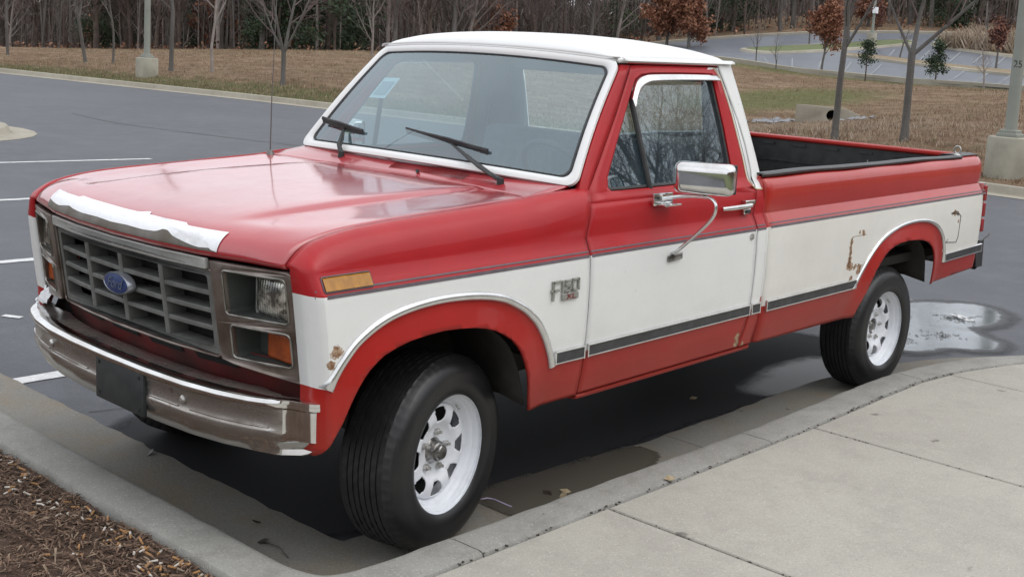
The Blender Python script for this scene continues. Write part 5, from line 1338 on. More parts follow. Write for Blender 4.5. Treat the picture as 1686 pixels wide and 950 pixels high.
b=MB(); b.add([(x,y,.125) for x,y in capsule(-3.9,8,-16.5,1.837)],[tuple(range(30))]); b.build('island_grass','grass_green',isl,recalc=True)
# ---- far kerb, field and hill
KF=[(-130,-12.5),(-90,-13.3),(-60,-14.6),(-40.6,-15.9),(-31.7,-16.6),(-24.9,-17.15),(-15,-17.3),(-8,-16.95),(-3.5,-16.25),(5,-15.2),(20,-14),(60,-12)]
KFD=resamp([Vector((q.x,q.y)) for q in cr_path([(x,y,0) for y,x in KF],6)],.8)
fk=empty('far_kerb'); tag(fk,kind='structure')
seg=[];acc=0
for i,p in enumerate(KFD):
    seg.append(p)
    if len(seg)>4 and (seg[-1]-seg[0]).length>3.0:
        d=(seg[-1]-seg[-2]).normalized(); e=seg[:-1]+[seg[-1]-d*.012]
        if -118<p.y<58: sweep(e,[(-.06,.004),(-.03,.05),(-.015,.12),(.0,.14),(.15,.145),(.165,.13),(.165,0)],'kerb_section','concrete_far',fk,left=True); sweep(e,[(-.46,.006),(-.45,.011),(-.06,.007)],'gutter_section','concrete_far',fk,cap=False,left=True)
        seg=[p]
cps=np.array([[-21.7,-53.12,.01],[-30.8,-74.25,.13],[-31.17,-63.04,.57],[-30.46,-52.01,.96],[-30.3,-43.79,1.23],[-29.91,-36.59,1.41],[-22.56,-46.1,.37],[-22.79,-39.12,.59],[-21.76,-31.47,.65],[-21.12,-25.69,.71],[-17.49,-8.98,.30],[-18.44,-7.34,.44],[-19.04,-6.1,.54],[-26.83,-12.84,.40],[-23.8,-12.08,.30],[-31.08,-17.43,.65],[-25.84,-10.42,.74],[-39.68,-13.8,1.44],[-35.21,-14.02,1.04],[-32.81,-9.41,1.14],[-45.7,-27.97,1.96],[-46.15,-25.36,1.74],[-46.64,-22.45,1.63],[-46.94,-19.61,1.56],[-47.06,-16.88,1.54],[-46.9,-14.57,1.53],[-79.21,-53.38,3.78],[-87.25,-50.15,4.71],[-95.38,-45.76,5.46],[-98.61,-38.77,5.7],[-100.19,-34.78,5.61],[-35.89,-35.25,1.53],[-40.43,-31.76,1.73]]+[[x-.3,y,.14] for y,x in [(-60,-14.0),(-40.6,-15.9),(-31.7,-16.6),(-24.9,-17.1),(-15,-17.3),(-8,-16.9),(-3.5,-16.2),(5,-15.2),(20,-14)]]+[[-14,-120,.1],[-10,60,.1],[-60,-120,-.1],[-120,-130,.5],[-150,-80,3],[-160,-30,8],[-160,40,9],[-100,40,5],[-60,30,2.0],[-90,-75,.8],[-60,-90,-.1],[-45,-50,1.0],[-80,-55,2.2],[-100,-60,3.2]])
_d=np.hypot(cps[:,None,0]-cps[None,:,0],cps[:,None,1]-cps[None,:,1]); _n=len(cps)
_K=np.where(_d>0,_d*_d*np.log(np.maximum(_d,1e-9)),0)+np.eye(_n)*2; _P=np.c_[np.ones(_n),cps[:,:2]]
_w=np.linalg.solve(np.block([[_K,_P],[_P.T,np.zeros((3,3))]]),np.r_[cps[:,2],0,0,0])
def tz(x,y):
    x=np.atleast_1d(np.asarray(x,float)); y=np.atleast_1d(np.asarray(y,float)); d=np.hypot(x[:,None]-cps[None,:,0],y[:,None]-cps[None,:,1])
    return np.where(d>0,d*d*np.log(np.maximum(d,1e-9)),0)@_w[:-3]+_w[-3]+_w[-2]*x+_w[-1]*y
def T(x,y): return float(tz(x,y)[0])
def kx(y): return interp(y,KF)
TY=[-200,-170,-145]+list(np.arange(-130,20,1.0))+[25,35,50,80,120]
TT=[0,.02,.4]+list(np.arange(.9,8,.6))+list(np.arange(8,70,1.3))+list(np.arange(72,150,5))+[170,200,240]
GX=np.array([[kx(y)-.17-t for t in TT] for y in TY]); GY=np.array([[y]*len(TT) for y in TY]); GZ=tz(GX.ravel(),GY.ravel()).reshape(GX.shape)
bl_=np.clip(np.array(TT)/2.5,0,1)[None,:]; GZ=.128*(1-bl_)+np.clip(GZ,-.3,40)*bl_
for i in range(GZ.shape[0]):
    for j in range(GZ.shape[1]): 
        if TT[j]>.5: GZ[i,j]+=.05*mn.noise(Vector((GX[i,j]*.6,GY[i,j]*.6,0)))*min(1,TT[j]/4)
NEAR=[(-46.27,-30.69),(-46.12,-28.24),(-46.15,-25.36),(-46.9,-22.68),(-47.0,-19.61),(-47.4,-17.07),(-46.9,-14.57),(-44.8,-11.03),(-43,-4),(-42,6)]
FARE=[(-55.0,-41.2),(-57.5,-39.4),(-61.95,-34.99),(-65.48,-30.66),(-68.64,-26.18),(-70.0,-23.38),(-71.08,-20.16),(-72,-15),(-73,-6),(-74,6)]
LOTP=NEAR+FARE[::-1]
me=bpy.data.meshes.new('field'); nT=len(TT)
vs=np.stack([GX.ravel(),GY.ravel(),GZ.ravel()],1); fs=[]
gcol=np.zeros(len(vs))
inl=[inpoly(v[0],v[1],LOTP) for v in vs]
for i in range(len(TY)-1):
    for j in range(nT-1):
        a=i*nT+j; q=(a,a+1,a+nT+1,a+nT)
        fs.append(q)
for k,(x,y,z) in enumerate(vs):
    t=kx(y)-x; g=0
    if y<-10: g=max(0,1-abs(t-1.0)/2.0)
    g=max(g,.9*math.exp(-(((x+33)/7)**2+((y+17.5)/3.2)**2)))
    dn_=min(math.hypot(x-a,y-b_) for a,b_ in NEAR); g=max(g,1-dn_/4.0) if dn_<4 else g
    if y<-35: g=max(g,.45*max(0,1-abs(t-13.5)/4))
    gcol[k]=g
for k in range(len(vs)):
    if inl[k]: vs[k][2]-=.12
me.from_pydata(vs.tolist(),[],fs); at=me.attributes.new('green','FLOAT','POINT'); at.data.foreach_set('value',gcol.astype(np.float32))
def field_mat():
    b=NB('field_grass'); a=b.n('ShaderNodeAttribute'); a.attribute_name='green'
    f1=b.noise(.5,6,.7); f2=b.noise(3.2,6,.75); f3=b.noise(1.6,5,.7,stretch=(1,.35,1))
    base=b.mix(b.ramp(f2,.38,.62),(.255,.165,.105),(.125,.080,.050)); base=b.mix(b.math('MULTIPLY',b.ramp(f3,.45,.65),.6),base,(.36,.27,.185)); base=b.mix(b.math('MULTIPLY',b.ramp(f1,.5,.7),.35),base,(.17,.15,.085))
    gm_=b.math('ADD',a.outputs['Fac'],b.math('MULTIPLY_ADD',f2,.9,-.62)); base=b.mix(b.math('MULTIPLY',b.ramp(gm_,.18,.5),.85),base,b.mix(b.ramp(f2,.4,.6),(.085,.105,.035),(.15,.155,.065)))
    b.set(Base_Color=base,Roughness=.95); b.p.inputs['Specular IOR Level'].default_value=.15; b.bump(b.noise(5,8,.8),1.0,.12); MATS['field_grass']=b.m; return b.m
me.materials.append(field_mat()); me.polygons.foreach_set('use_smooth',[True]*len(me.polygons)); fo=new_obj('field',me); tag(fo,kind='structure')
# tufts of dead grass
def tuft_stuff(name,N,region,hmin,hmax,cols,wts,gsel=None):
    X=[];F=[];Mi=[]
    pts=region(N)
    z=tz(pts[:,0],pts[:,1])
    for (x,y),zz in zip(pts,z):
        t=kx(y)-x; zz=.128*(1-min(1,t/2.5))+zz*min(1,t/2.5)
        h=random.uniform(hmin,hmax); m_i=random.choices(range(len(cols)),wts)[0]
        for k in range(3):
            a=random.random()*6.28; dx,dy=math.cos(a),math.sin(a); ww=h*.11; lx,ly=random.gauss(0,.45)*h,random.gauss(0,.45)*h; ox,oy=random.gauss(0,.06),random.gauss(0,.06)
            o=len(X); X+=[(x+ox-dx*ww,y+oy-dy*ww,zz-.02),(x+ox+dx*ww,y+oy+dy*ww,zz-.02),(x+ox+lx,y+oy+ly,zz+h)]; F.append((o,o+1,o+2)); Mi.append(m_i)
    me=bpy.data.meshes.new(name); me.from_pydata(X,[],F)
    for c in cols: me.materials.append(MATS[c])
    me.polygons.foreach_set('material_index',Mi); o=new_obj(name,me); tag(o,kind='stuff'); return o
mat('straw_pale',(.36,.28,.19),.9,col2=(.28,.21,.14),scale=2); mat('straw_brown',(.20,.12,.07),.9,col2=(.14,.08,.05),scale=2); mat('reed_pale',(.42,.34,.27),.9,col2=(.32,.25,.19),scale=2)
def reg_field(N):
    out=[]
    while len(out)<N:
        y=random.uniform(-62,3); t=.4+random.random()**1.5*28; out.append((kx(y)-.2-t,y))
    return np.array(out)
tuft_stuff('dead_grass',60000,reg_field,.03,.085,['straw_pale','straw_brown','grass_green'],(4,5,1))
tuft_stuff('kerbside_grass',9000,lambda N:np.array([(kx(y)-.25-random.random()**1.2*2.2,y) for y in [random.uniform(-55,-10) for _ in range(N)]]),.03,.09,['grass_green','straw_pale'],(5,2))
tuft_stuff('reeds_in_ditch',7000,lambda N:np.array([(random.gauss(-21.0,1.8),random.gauss(-11.5,2.6)) for _ in range(N)]),.05,.12,['reed_pale','straw_pale','straw_brown'],(5,3,1))
# ---- far parking lot on the rise
lb_=MB(); rows=[]
def lotpt(a,b_):
    i=min(int(a),len(NEAR)-2); f=a-i; n=(lerp(NEAR[i][0],NEAR[i+1][0],f),lerp(NEAR[i][1],NEAR[i+1][1],f)); g=(lerp(FARE[i][0],FARE[i+1][0],f),lerp(FARE[i][1],FARE[i+1][1],f)); return lerp(n[0],g[0],b_),lerp(n[1],g[1],b_)
for i in range(37):
    r=[]
    for j in range(25):
        x,y=lotpt(i/4,j/24); r.append((x,y,T(x,y)+.06))
    rows.append(r)
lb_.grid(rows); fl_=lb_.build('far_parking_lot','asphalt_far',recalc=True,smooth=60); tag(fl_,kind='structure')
def ribbon(P,w0,w1,h,name,m,par,z0=0.05):
    P=[Vector((x,y)) for x,y in P]; b=MB(); rows=[]
    for i,p in enumerate(P):
        t=(P[min(i+1,len(P)-1)]-P[max(i-1,0)]).normalized(); n=Vector((-t.y,t.x)); a=p+n*w0; c=p+n*w1; za=T(a.x,a.y)+z0; zc=T(c.x,c.y)+z0
        rows.append([(a.x,a.y,za-.1),(a.x,a.y,za+h),(c.x,c.y,zc+h),(c.x,c.y,zc-.1)])
    b.grid(rows); return b.build(name,m,par,recalc=True,smooth=30)
sm2=lambda P,s=4:[(v.x,v.y) for v in cr_path([(a,b,0) for a,b in P],s)]
ribbon(sm2(NEAR),-.0,.30,.14,'lot_kerb','concrete_far',fl_); ribbon(sm2(FARE),-.15,.15,.15,'lot_kerb','concrete_far',fl_)
def island(P,name='lot_island',grass='grass_green',h=.12):
    Q=cr_path([(a,b,0) for a,b in P],4,True); c=Vector((sum(p.x for p in Q)/len(Q),sum(p.y for p in Q)/len(Q),0)); b=MB()
    sh=lambda d:[p+(c-p).normalized()*d for p in Q]
    rows=[[(p.x,p.y,T(p.x,p.y)+zz) for p in sh(d)] for d,zz in((-.1,.03),(0,.06+h),(.28,.07+h))]; rows=[r+[r[0]] for r in rows]; b.grid(rows); k_=b.build(name,'concrete_far',None,recalc=True); tag(k_,kind='structure')
    b=MB(); pts=[(p.x,p.y,T(p.x,p.y)+.062+h) for p in sh(.27)]; n=len(pts); b.add(pts+[(c.x,c.y,T(c.x,c.y)+.09+h)],[(i,(i+1)%n,n) for i in range(n)]); b.build('island_grass',grass,k_,recalc=True); return k_
island([(-52.6,-32.4),(-54.4,-32.1),(-56.9,-30.9),(-59.4,-29.5),(-62.4,-28.0),(-61.9,-26.6),(-57.9,-27.7),(-54.3,-29.1),(-51.9,-30.4)])
island([(-54.9,-27.2),(-55.3,-25.4),(-55.1,-23.5),(-54.9,-20.2),(-54.5,-17.0),(-54.3,-10),(-53.3,-10),(-53.2,-16.6),(-53.6,-19.7),(-53.8,-22.9),(-54.0,-24.8),(-54.1,-26.8)],grass='grass_dry')
island([(-63.0,-26.0),(-65.2,-25.4),(-67.3,-23.7),(-67.6,-18),(-67.6,-10),(-60.5,-10),(-60.3,-18.5),(-60.7,-22.0),(-61.5,-25.0)],grass='grass_dry')
tuf=[]
def reg_isl(N): return np.array([(random.uniform(-66.5,-61.2),random.uniform(-24.8,-11)) for _ in range(N)])
tuft_stuff('island_reeds',5000,reg_isl,.5,1.1,['reed_pale','straw_pale'],(4,2))
for i,f_ in enumerate(np.arange(1.2,8.6,.42)):
    for a0,a1 in((.04,.30),(.42,.62)):
        P=[lotpt(f_+.0*k,lerp(a0,a1,k/5)) for k in range(6)]; 
        if any(inpoly(x,y,[(-52.6,-32.4),(-62.4,-28.5),(-62,-26.4),(-51.9,-30.4)]) for x,y in P): continue
        b=MB(); rows=[]
        for x,y in P: rows.append([(x,y-.045,T(x,y)+.078),(x,y+.045,T(x,y)+.078)])
        b.grid(rows); b.build('stall_line','line_far',fl_,recalc=True,smooth=0)
# ---- culvert headwall
cv=empty('culvert_headwall',(-26.2,-12.3,T(-26.2,-12.3)+.17),(0,0,R(29))); cv.scale=(.78,.78,.78); tag(cv,'pale concrete culvert headwall with round pipe mouth in the grassy ditch','culvert')
b=plate([[(-.15,-.3),(1.25,-.3),(1.25,.10),(.72,.30),(-.55,.34),(-.95,.34),(-.95,-.3)][::1],[(.30+.19*math.cos(a),.02+.19*math.sin(a)) for a in [2*math.pi*k/20 for k in range(20)]]],.18,.01,lambda u,v,w_:(w_,-u*-1,v)); b.build('wall','concrete_far',cv,recalc=True)
b=MB(); b.tube([(-.8,.30,.02),(.02,.30,.02)],.185,20,cap=False); b.add([(-.5,.30+.2*math.cos(a),.02+.2*math.sin(a)) for a in [2*math.pi*k/16 for k in range(16)]],[tuple(range(16))]); b.build('pipe','gap_dark',cv)
rk=MB(); 
for k in range(70):
    x,y=(-26.3+random.gauss(0,.4),-13.9+random.gauss(0,.35)) if k%3 else (-25.5+random.gauss(0,.3),-10.9+random.gauss(0,.25))
    r_=random.uniform(.05,.16); o=len(rk.v); P=[Vector((random.gauss(0,1),random.gauss(0,1),random.gauss(0,.7))).normalized()*r_ for _ in range(1)]
    bmk=[(x+r_*dx*random.uniform(.7,1.2),y+r_*dy*random.uniform(.6,1.3),T(x,y)+.03+r_*dz*.4) for dx,dy,dz in((1,0,0),(0,1,0),(-1,0,0),(0,-1,0),(0,0,1),(0,0,-1))]
    rk.add(bmk,[(0,1,4),(1,2,4),(2,3,4),(3,0,4),(1,0,5),(2,1,5),(3,2,5),(0,3,5)])
tag(rk.build('riprap_stones',mat('stone_grey',(.26,.26,.27),.9,col2=(.17,.17,.18),scale=3),smooth=0),kind='stuff')
# ================================================================== TREES, POLES, WOODS
mat('bark_grey',(.135,.125,.115),.95,col2=(.075,.068,.06),scale=3,bump=.7,bscale=25,bdist=.03,stretch=(1,1,.25))
mat('bark_brown',(.105,.078,.062),.95,col2=(.06,.045,.038),scale=3)
mat('bark_pale',(.25,.215,.195),.95,col2=(.16,.135,.12),scale=3)
mat('twig_mauve',(.175,.130,.125),.95,col2=(.115,.085,.080),scale=2)
mat('twig_dark',(.085,.068,.062),.95,col2=(.05,.042,.038),scale=2)
mat('leaf_rust',(.27,.12,.07),.8,col2=(.13,.045,.025),scale=2); mat('leaf_rust2',(.36,.18,.105),.8,col2=(.20,.075,.04),scale=2)
mat('leaf_ever',(.020,.038,.016),.75,col2=(.035,.055,.022),scale=3); mat('leaf_pine',(.055,.085,.030),.8,col2=(.035,.06,.02),scale=3); mat('leaf_maroon',(.10,.035,.03),.8,col2=(.06,.025,.022),scale=3)
def rdir(rs,d,ang):
    a=rs.random()*6.283; u=d.cross(Vector((0,0,1))) if abs(d.z)<.95 else d.cross(Vector((1,0,0))); u.normalize(); v=d.cross(u)
    return (d*math.cos(ang)+(u*math.cos(a)+v*math.sin(a))*math.sin(ang)).normalized()
def branch(rs,tr,cr_,p,d,L,r,lev,maxl,up=.12,dens_=1.0,wob=.10,ang=(.45,.85),clear=.35,leaves=None):
    n=5 if lev==0 else (4 if lev<3 else 3); pts=[p.copy()]; rad=[r]; dd=d.copy(); tip=r*(.45 if lev==0 else .3)
    for k in range(n):
        dd=(dd+Vector((rs.gauss(0,wob),rs.gauss(0,wob),rs.gauss(0,wob)+up*(.4 if lev==0 else 1)))).normalized(); pts.append(pts[-1]+dd*L/n); rad.append(lerp(r,tip,(k+1)/n))
    (tr if lev<2 else cr_).tube(pts,rad,(9,6,4,3,3,3)[lev],cap=False)
    if lev<maxl:
        nc=int(round({0:9,1:6,2:5,3:4,4:3}[lev]*dens_))
        for k in range(nc):
            t=lerp(clear if lev==0 else .22,.97,(k+rs.random()*.7)/nc); f=t*n; i=min(int(f),n-1); q=pts[i].lerp(pts[i+1],f-i)
            base=(pts[i+1]-pts[i]).normalized(); nd=rdir(rs,base,rs.uniform(*ang)); rr=lerp(r,tip,t)*rs.uniform(.42,.62)
            branch(rs,tr,cr_,q,nd,L*rs.uniform(.42,.62)*(1.15-t*.5 if lev==0 else 1),rr,lev+1,maxl,up,dens_,wob*1.25,ang,clear,leaves)
        # leader continues
        branch(rs,tr,cr_,pts[-1],dd,L*.42,tip,lev+1,maxl,up,dens_,wob,ang,clear,leaves)
    if leaves and lev>=maxl-1:
        for k in range(leaves[0]):
            q=pts[rs.randrange(1,len(pts))]+Vector((rs.gauss(0,.09),rs.gauss(0,.09),rs.gauss(0,.09))); leaf(rs,leaves[2],q,leaves[1]*rs.uniform(.6,1.3),rs.randrange(2))
def leaf(rs,b,q,s_,mi=0):
    a=Vector((rs.gauss(0,1),rs.gauss(0,1),rs.gauss(0,1))).normalized(); c=a.orthogonal().normalized(); e=a.cross(c); o=len(b.v)
    b.v+=[tuple(q-c*s_),tuple(q-e*s_*.55),tuple(q+c*s_),tuple(q+e*s_*.55)]; b.f.append((o,o+1,o+2,o+3)); b.m.append(mi)
def bare_tree(name,x,y,h,r,seed,label,cat='tree',group=None,levels=4,lean=(0,0),up=.12,dens_=1.0,bark='bark_grey',twig='twig_mauve',clear=.35,ang=(.45,.85),z=None,fork=None,leaves=None,leafmat=None,wob=.07):
    rs=random.Random(seed); tr=MB(); cr_=MB(); lf=MB(); z=T(x,y) if z is None else z
    lv=(leaves[0],leaves[1],lf) if leaves else None
    if fork:
        fh,arms=fork; tr.tube([(0,0,-.15),(lean[0]*fh*.2,0,fh*.15),(lean[0]*fh*.5,lean[1]*fh*.5,fh*.55),(lean[0]*fh,lean[1]*fh,fh)],[r*1.35,r,r*.93,r*.95],10,cap=False)
        for (dx,dy,dz,L,rr) in arms: branch(rs,tr,cr_,Vector((lean[0]*fh,lean[1]*fh,fh-.05)),Vector((dx,dy,dz)).normalized(),L,rr,1,levels,up,dens_,wob,ang,clear,lv)
    else:
        tr.tube([(0,0,-.2),(0,0,.12)],[r*1.5,r*1.05],9,cap=False)
        branch(rs,tr,cr_,Vector((0,0,.08)),Vector((lean[0],lean[1],1)).normalized(),h*.62,r,0,levels,up,dens_,wob,ang,clear,lv)
    e=empty(name,(x,y,z)); tag(e,label,cat,group); tr.build('trunk',bark,e,smooth=60,merge=0)
    if cr_.v: cr_.build('crown',twig,e,smooth=60,merge=0)
    if lf.v: lf.build('leaves',list(leafmat),e,smooth=0,merge=0)
    return e
# trees on the verge, left
G1='bare young trees on the grass verge'
bare_tree('bare_tree',-23.4,-56.2,8,.075,1,'slim bare tree at the far left edge of the grass verge',group=G1,dens_=1.1,clear=.3)
bare_tree('bare_tree',-20.8,-43.1,8,.075,2,'spreading bare tree left of the left lamp post base',group=G1,dens_=1.2,clear=.28,up=.09)
bare_tree('bare_tree',-21.2,-41.6,5,.05,3,'thin straight dark sapling just left of the left lamp post',group=G1,levels=3,dens_=.8,clear=.5)
bare_tree('bare_tree',-19.9,-35.0,8,.085,4,'dark-trunked bare tree just right of the left lamp post',group=G1,dens_=1.1,clear=.38)
bare_tree('bare_tree',-20.3,-33.0,7,.055,5,'thin leaning pale tree between two thicker bare trees on the verge',group=G1,levels=4,lean=(.0,-.12),clear=.4,dens_=.9,bark='bark_pale')
bare_tree('bare_tree',-19.15,-27.2,8,.08,6,'bare tree with low forked limbs directly behind the truck hood aerial',group=G1,dens_=1.15,fork=(.95,[(.25,.1,1,3.2,.045),(-.15,.45,.85,3.2,.038),(.3,-.5,.8,2.8,.036),(-.2,-.1,1,3.4,.055)]),up=.05)
bare_tree('bare_tree',-28.6,-34.5,4,.05,7,'small pale leafless sapling just left of the truck roof corner',group=G1,levels=3,bark='bark_pale',twig='bark_pale',clear=.15,dens_=.9)
# right
G2='bare trees in the field behind the truck bed'
bare_tree('bare_tree',-19.17,-8.08,8,.072,21,'bare grey tree leaning slightly right, nearer the cab behind the truck bed',group=G2,lean=(-.02,-.05),clear=.33,dens_=1.1,up=.10,wob=.05,ang=(.5,1.0))
bare_tree('bare_tree',-19.34,-6.64,8,.078,22,'bare grey tree dividing into three spreading limbs nearer the right lamp post',group=G2,lean=(-.01,-.01),fork=(1.70,[(.20,-.50,.82,2.9,.038),(-.1,.03,1.0,3.2,.058),(-.25,.72,.64,3.4,.046)]),up=.05,dens_=1.0,wob=.05)
G3='small trees along the edge of the far parking lot'
bare_tree('sapling',-47.8,-28.3,2.4,.03,31,'thin leafless sapling at the lot edge nearest the cab roof',group=G3,levels=3,dens_=.8,clear=.2)
bare_tree('sapling',-45.8,-25.9,1.8,.025,32,'low leafless shrub at the near edge of the far lot',group=G3,levels=3,dens_=.8,clear=.05,ang=(.4,.7))
bare_tree('sapling',-45.9,-15.9,2.0,.045,33,'thin pale sapling between the round evergreen and the right lamp post',group=G3,levels=3,dens_=.8,bark='bark_pale',clear=.4)
bare_tree('rust_leaf_oak',-46.9,-24.1,3.4,.06,34,'young oak holding rust-brown leaves left of the leaning bare tree',group=G3,levels=3,dens_=1.1,clear=.35,leaves=(9,.075),leafmat=('leaf_rust','leaf_rust2'),up=.15)
bare_tree('maroon_leaf_tree',-55.6,-19.3,2.7,.06,35,'small tree with dark maroon leaves just left of the right lamp post',group=G3,levels=3,dens_=.8,clear=.4,leaves=(5,.075),leafmat=('leaf_maroon','leaf_rust'),up=.05)
bare_tree('maroon_leaf_tree',-60.7,-29.0,2.6,.05,36,'distant small maroon-leaved tree on the lot island beyond the oak',group=G3,levels=3,dens_=.8,clear=.4,leaves=(4,.07),leafmat=('leaf_maroon','leaf_rust'))
for i,(x,y,h,l) in enumerate([(-55.7,-24.5,2.0,'bare stake-like sapling on the thin kerbed strip of the far lot'),(-59.5,-29.6,2.8,'thin dark sapling on the grass island of the far lot'),(-57.5,-31.0,3.2,'tall thin sapling at the left of the far lot island'),(-64.5,-23.5,2.6,'thin sapling standing among the pale reeds of the lot island'),(-66.0,-21.0,2.0,'small sapling at the back of the reedy lot island')]):
    bare_tree('sapling',x,y,h,.05,40+i,l,group=G3,levels=2,dens_=.6,clear=.5)
def evergreen(name,x,y,h,r,seed,label,lm='leaf_ever',n=900,group=None,conic=True,clear=.28,z=None,ls=.06):
    rs=random.Random(seed); e=empty(name,(x,y,T(x,y) if z is None else z)); tag(e,label,'tree' if h>1.2 else 'shrub',group)
    b=MB(); b.tube([(0,0,-.1),(0,0,h*.9)],[.045*h/2,.01],7,cap=False)
    lf=MB(); 
    cl=[]
    for k in range(int(14+h*6)):
        t=rs.random(); zz=h*lerp(clear,1,t); rr=r*((1-t)**.6 if conic else math.sin(math.pi*(.15+.8*t))**.7)*rs.uniform(.5,1.05); a=rs.random()*6.28; c=Vector((rr*math.cos(a),rr*math.sin(a),zz)); cl.append(c)
        b.tube([(0,0,zz*.85),tuple(c)],[.012,.005],3,cap=False)
        for q in range(n//int(14+h*6)): leaf(rs,lf,c+Vector((rs.gauss(0,.16),rs.gauss(0,.16),rs.gauss(0,.13)))*h/2.1*.9,ls*rs.uniform(.6,1.2),rs.randrange(2))
    b.build('trunk','bark_brown',e,smooth=60); lf.build('crown',[lm,'leaf_ever'],e,smooth=0,merge=0); return e
evergreen('holly_tree',-45.2,-20.95,1.75,.38,51,'loose narrow young evergreen right of the leaning bare tree',n=1000,group=G3,clear=.36)
evergreen('holly_tree',-47.4,-18.7,1.80,.42,52,'dense cone-shaped young evergreen right of the three-limbed bare tree',n=1700,group=G3)
# rusty oaks beyond the cab roof
bare_tree('rust_leaf_oak',-53.6,-38.2,4.2,.10,61,'rusty-leaved oak left of its twin above the cab roof',group='rust-leaved oaks beyond the cab roof',levels=3,dens_=1.3,clear=.12,leaves=(12,.10),leafmat=('leaf_rust','leaf_rust2'),up=.02,ang=(.6,1.1))
bare_tree('rust_leaf_oak',-52.9,-36.1,3.9,.10,62,'rusty-leaved oak right of its twin above the cab roof',group='rust-leaved oaks beyond the cab roof',levels=3,dens_=1.3,clear=.12,leaves=(12,.10),leafmat=('leaf_rust','leaf_rust2'),up=.02,ang=(.6,1.1))
evergreen('pine_tree',-58,-45.5,7,1.3,63,'light green young pine at the wood edge above the cab roof','leaf_pine',2600,clear=.1,ls=.10)
# lamp posts
def lamp_post(x,y,zb,label,h=9.0,sc=1.0,num=None,box_=False):
    e=empty('lamp_post',(x,y,zb)); tag(e,label,'lamp post')
    b=MB(); b.tube([(0,0,-.3),(0,0,.70),(0,0,.735),(0,0,.745)],[.375*sc,.365*sc,.35*sc,.32*sc],28); b.build('concrete_base','concrete_post',e,smooth=40)
    b=MB(); b.box((0,0,.775),(.36*sc,.36*sc,.06)); b.box((0,0,.83),(.29*sc,.29*sc,.07)); b.build('base_plate','post_paint',e,bevel=.01)
    b=MB(); b.tube([(0,0,.8),(0,0,h*.5),(0,0,h)],[.105*sc,.095*sc,.075*sc],20,cap=False); b.build('pole','post_paint',e,smooth=60)
    b=MB(); b.box((.35,0,h),(.9,.35,.16)); b.build('lamp_head','post_paint',e,bevel=.03)
    if num:
        cam_dir=math.atan2(3.83-y,2.81-x); rr=.101*sc
        tx=text_mb(num,.17,.001,0,lambda u,v,w_:((rr+.003+w_)*math.cos(cam_dir+u/rr*.9),(rr+.003+w_)*math.sin(cam_dir+u/rr*.9),1.98+v)); tx.build('number',MATS['black_plastic'],e,smooth=0)
    if box_:
        b=MB(); b.box((.12,.12,2.0),(.22,.25,.34)); b.build('sign_box','white_film',e,bevel=.01)
    return e
mat('concrete_post',(.34,.32,.26),.9,col2=(.24,.225,.18),scale=2.2,bump=.4,bscale=20); mat('post_paint',(.25,.26,.225),.55,col2=(.21,.22,.19),scale=1.5)
lamp_post(-17.55,-3.86,.13,'grey-green lamp post with number 25 on round concrete base at right',num='25')
lamp_post(-18.35,-33.9,.14,'grey-green lamp post on round concrete base at left of the verge')
lamp_post(-59.0,-27.9,T(-59,-27.9)+.1,'distant pale lamp post with white box standing on the far lot island',sc=.75,box_=True)
# ---- woods
FE=[(-20,-128),(-25,-100),(-32,-80),(-34,-66),(-34,-56),(-34.5,-48),(-37,-43.5),(-46,-43.5),(-56,-43.2),(-60,-39.5),(-64,-35),(-67.5,-30.6),(-70.5,-26),(-73,-20),(-75,-12),(-76,0),(-74,20),(-66,45)]
FEV=[Vector(p) for p in FE]; FEL=[0]
for a,b_ in zip(FEV,FEV[1:]): FEL.append(FEL[-1]+(b_-a).length)
def edge_pt(s,off):
    for i in range(len(FEV)-1):
        if s<=FEL[i+1]:
            t=(s-FEL[i])/(FEL[i+1]-FEL[i]); p=FEV[i].lerp(FEV[i+1],t); break
    else: p=FEV[-1]
    d=(p-Vector((2.8,3.8))).normalized(); return p+d*off
protos=[]
specs=[(11,.23,'bark_grey','twig_mauve',.25),(12,.20,'bark_brown','twig_mauve',.3),(11,.16,'bark_pale','twig_mauve',.2),(10,.11,'bark_brown','twig_dark',.15),(12,.27,'bark_brown','twig_dark',.3),(7,.05,'bark_pale','twig_mauve',.15),(6,.045,'bark_grey','twig_mauve',.1)]
KIND=['tall grey-barked bare tree in the wood edge','tall brown bare tree in the wood edge','pale-barked bare tree in the wood edge','dark slender bare tree in the wood edge','thick brown bare tree in the wood edge','thin pale understorey tree in the wood edge','small twiggy understorey tree in the wood edge']
for i,(h,r,bk_m,tw_m,clr) in enumerate(specs):
    protos.append(bare_tree('woodland_tree',0,0,h,r,100+i,KIND[i],group='bare trees along the wood edge',levels=3,dens_=1.15,clear=clr,bark=bk_m,twig=tw_m,z=0,wob=.05,up=.1))
rs=random.Random(5); used=set(); SHORT=['tall grey bare tree','tall brown bare tree','pale-barked bare tree','dark slender bare tree','thick brown bare tree','thin pale young tree','small twiggy young tree']
N=230
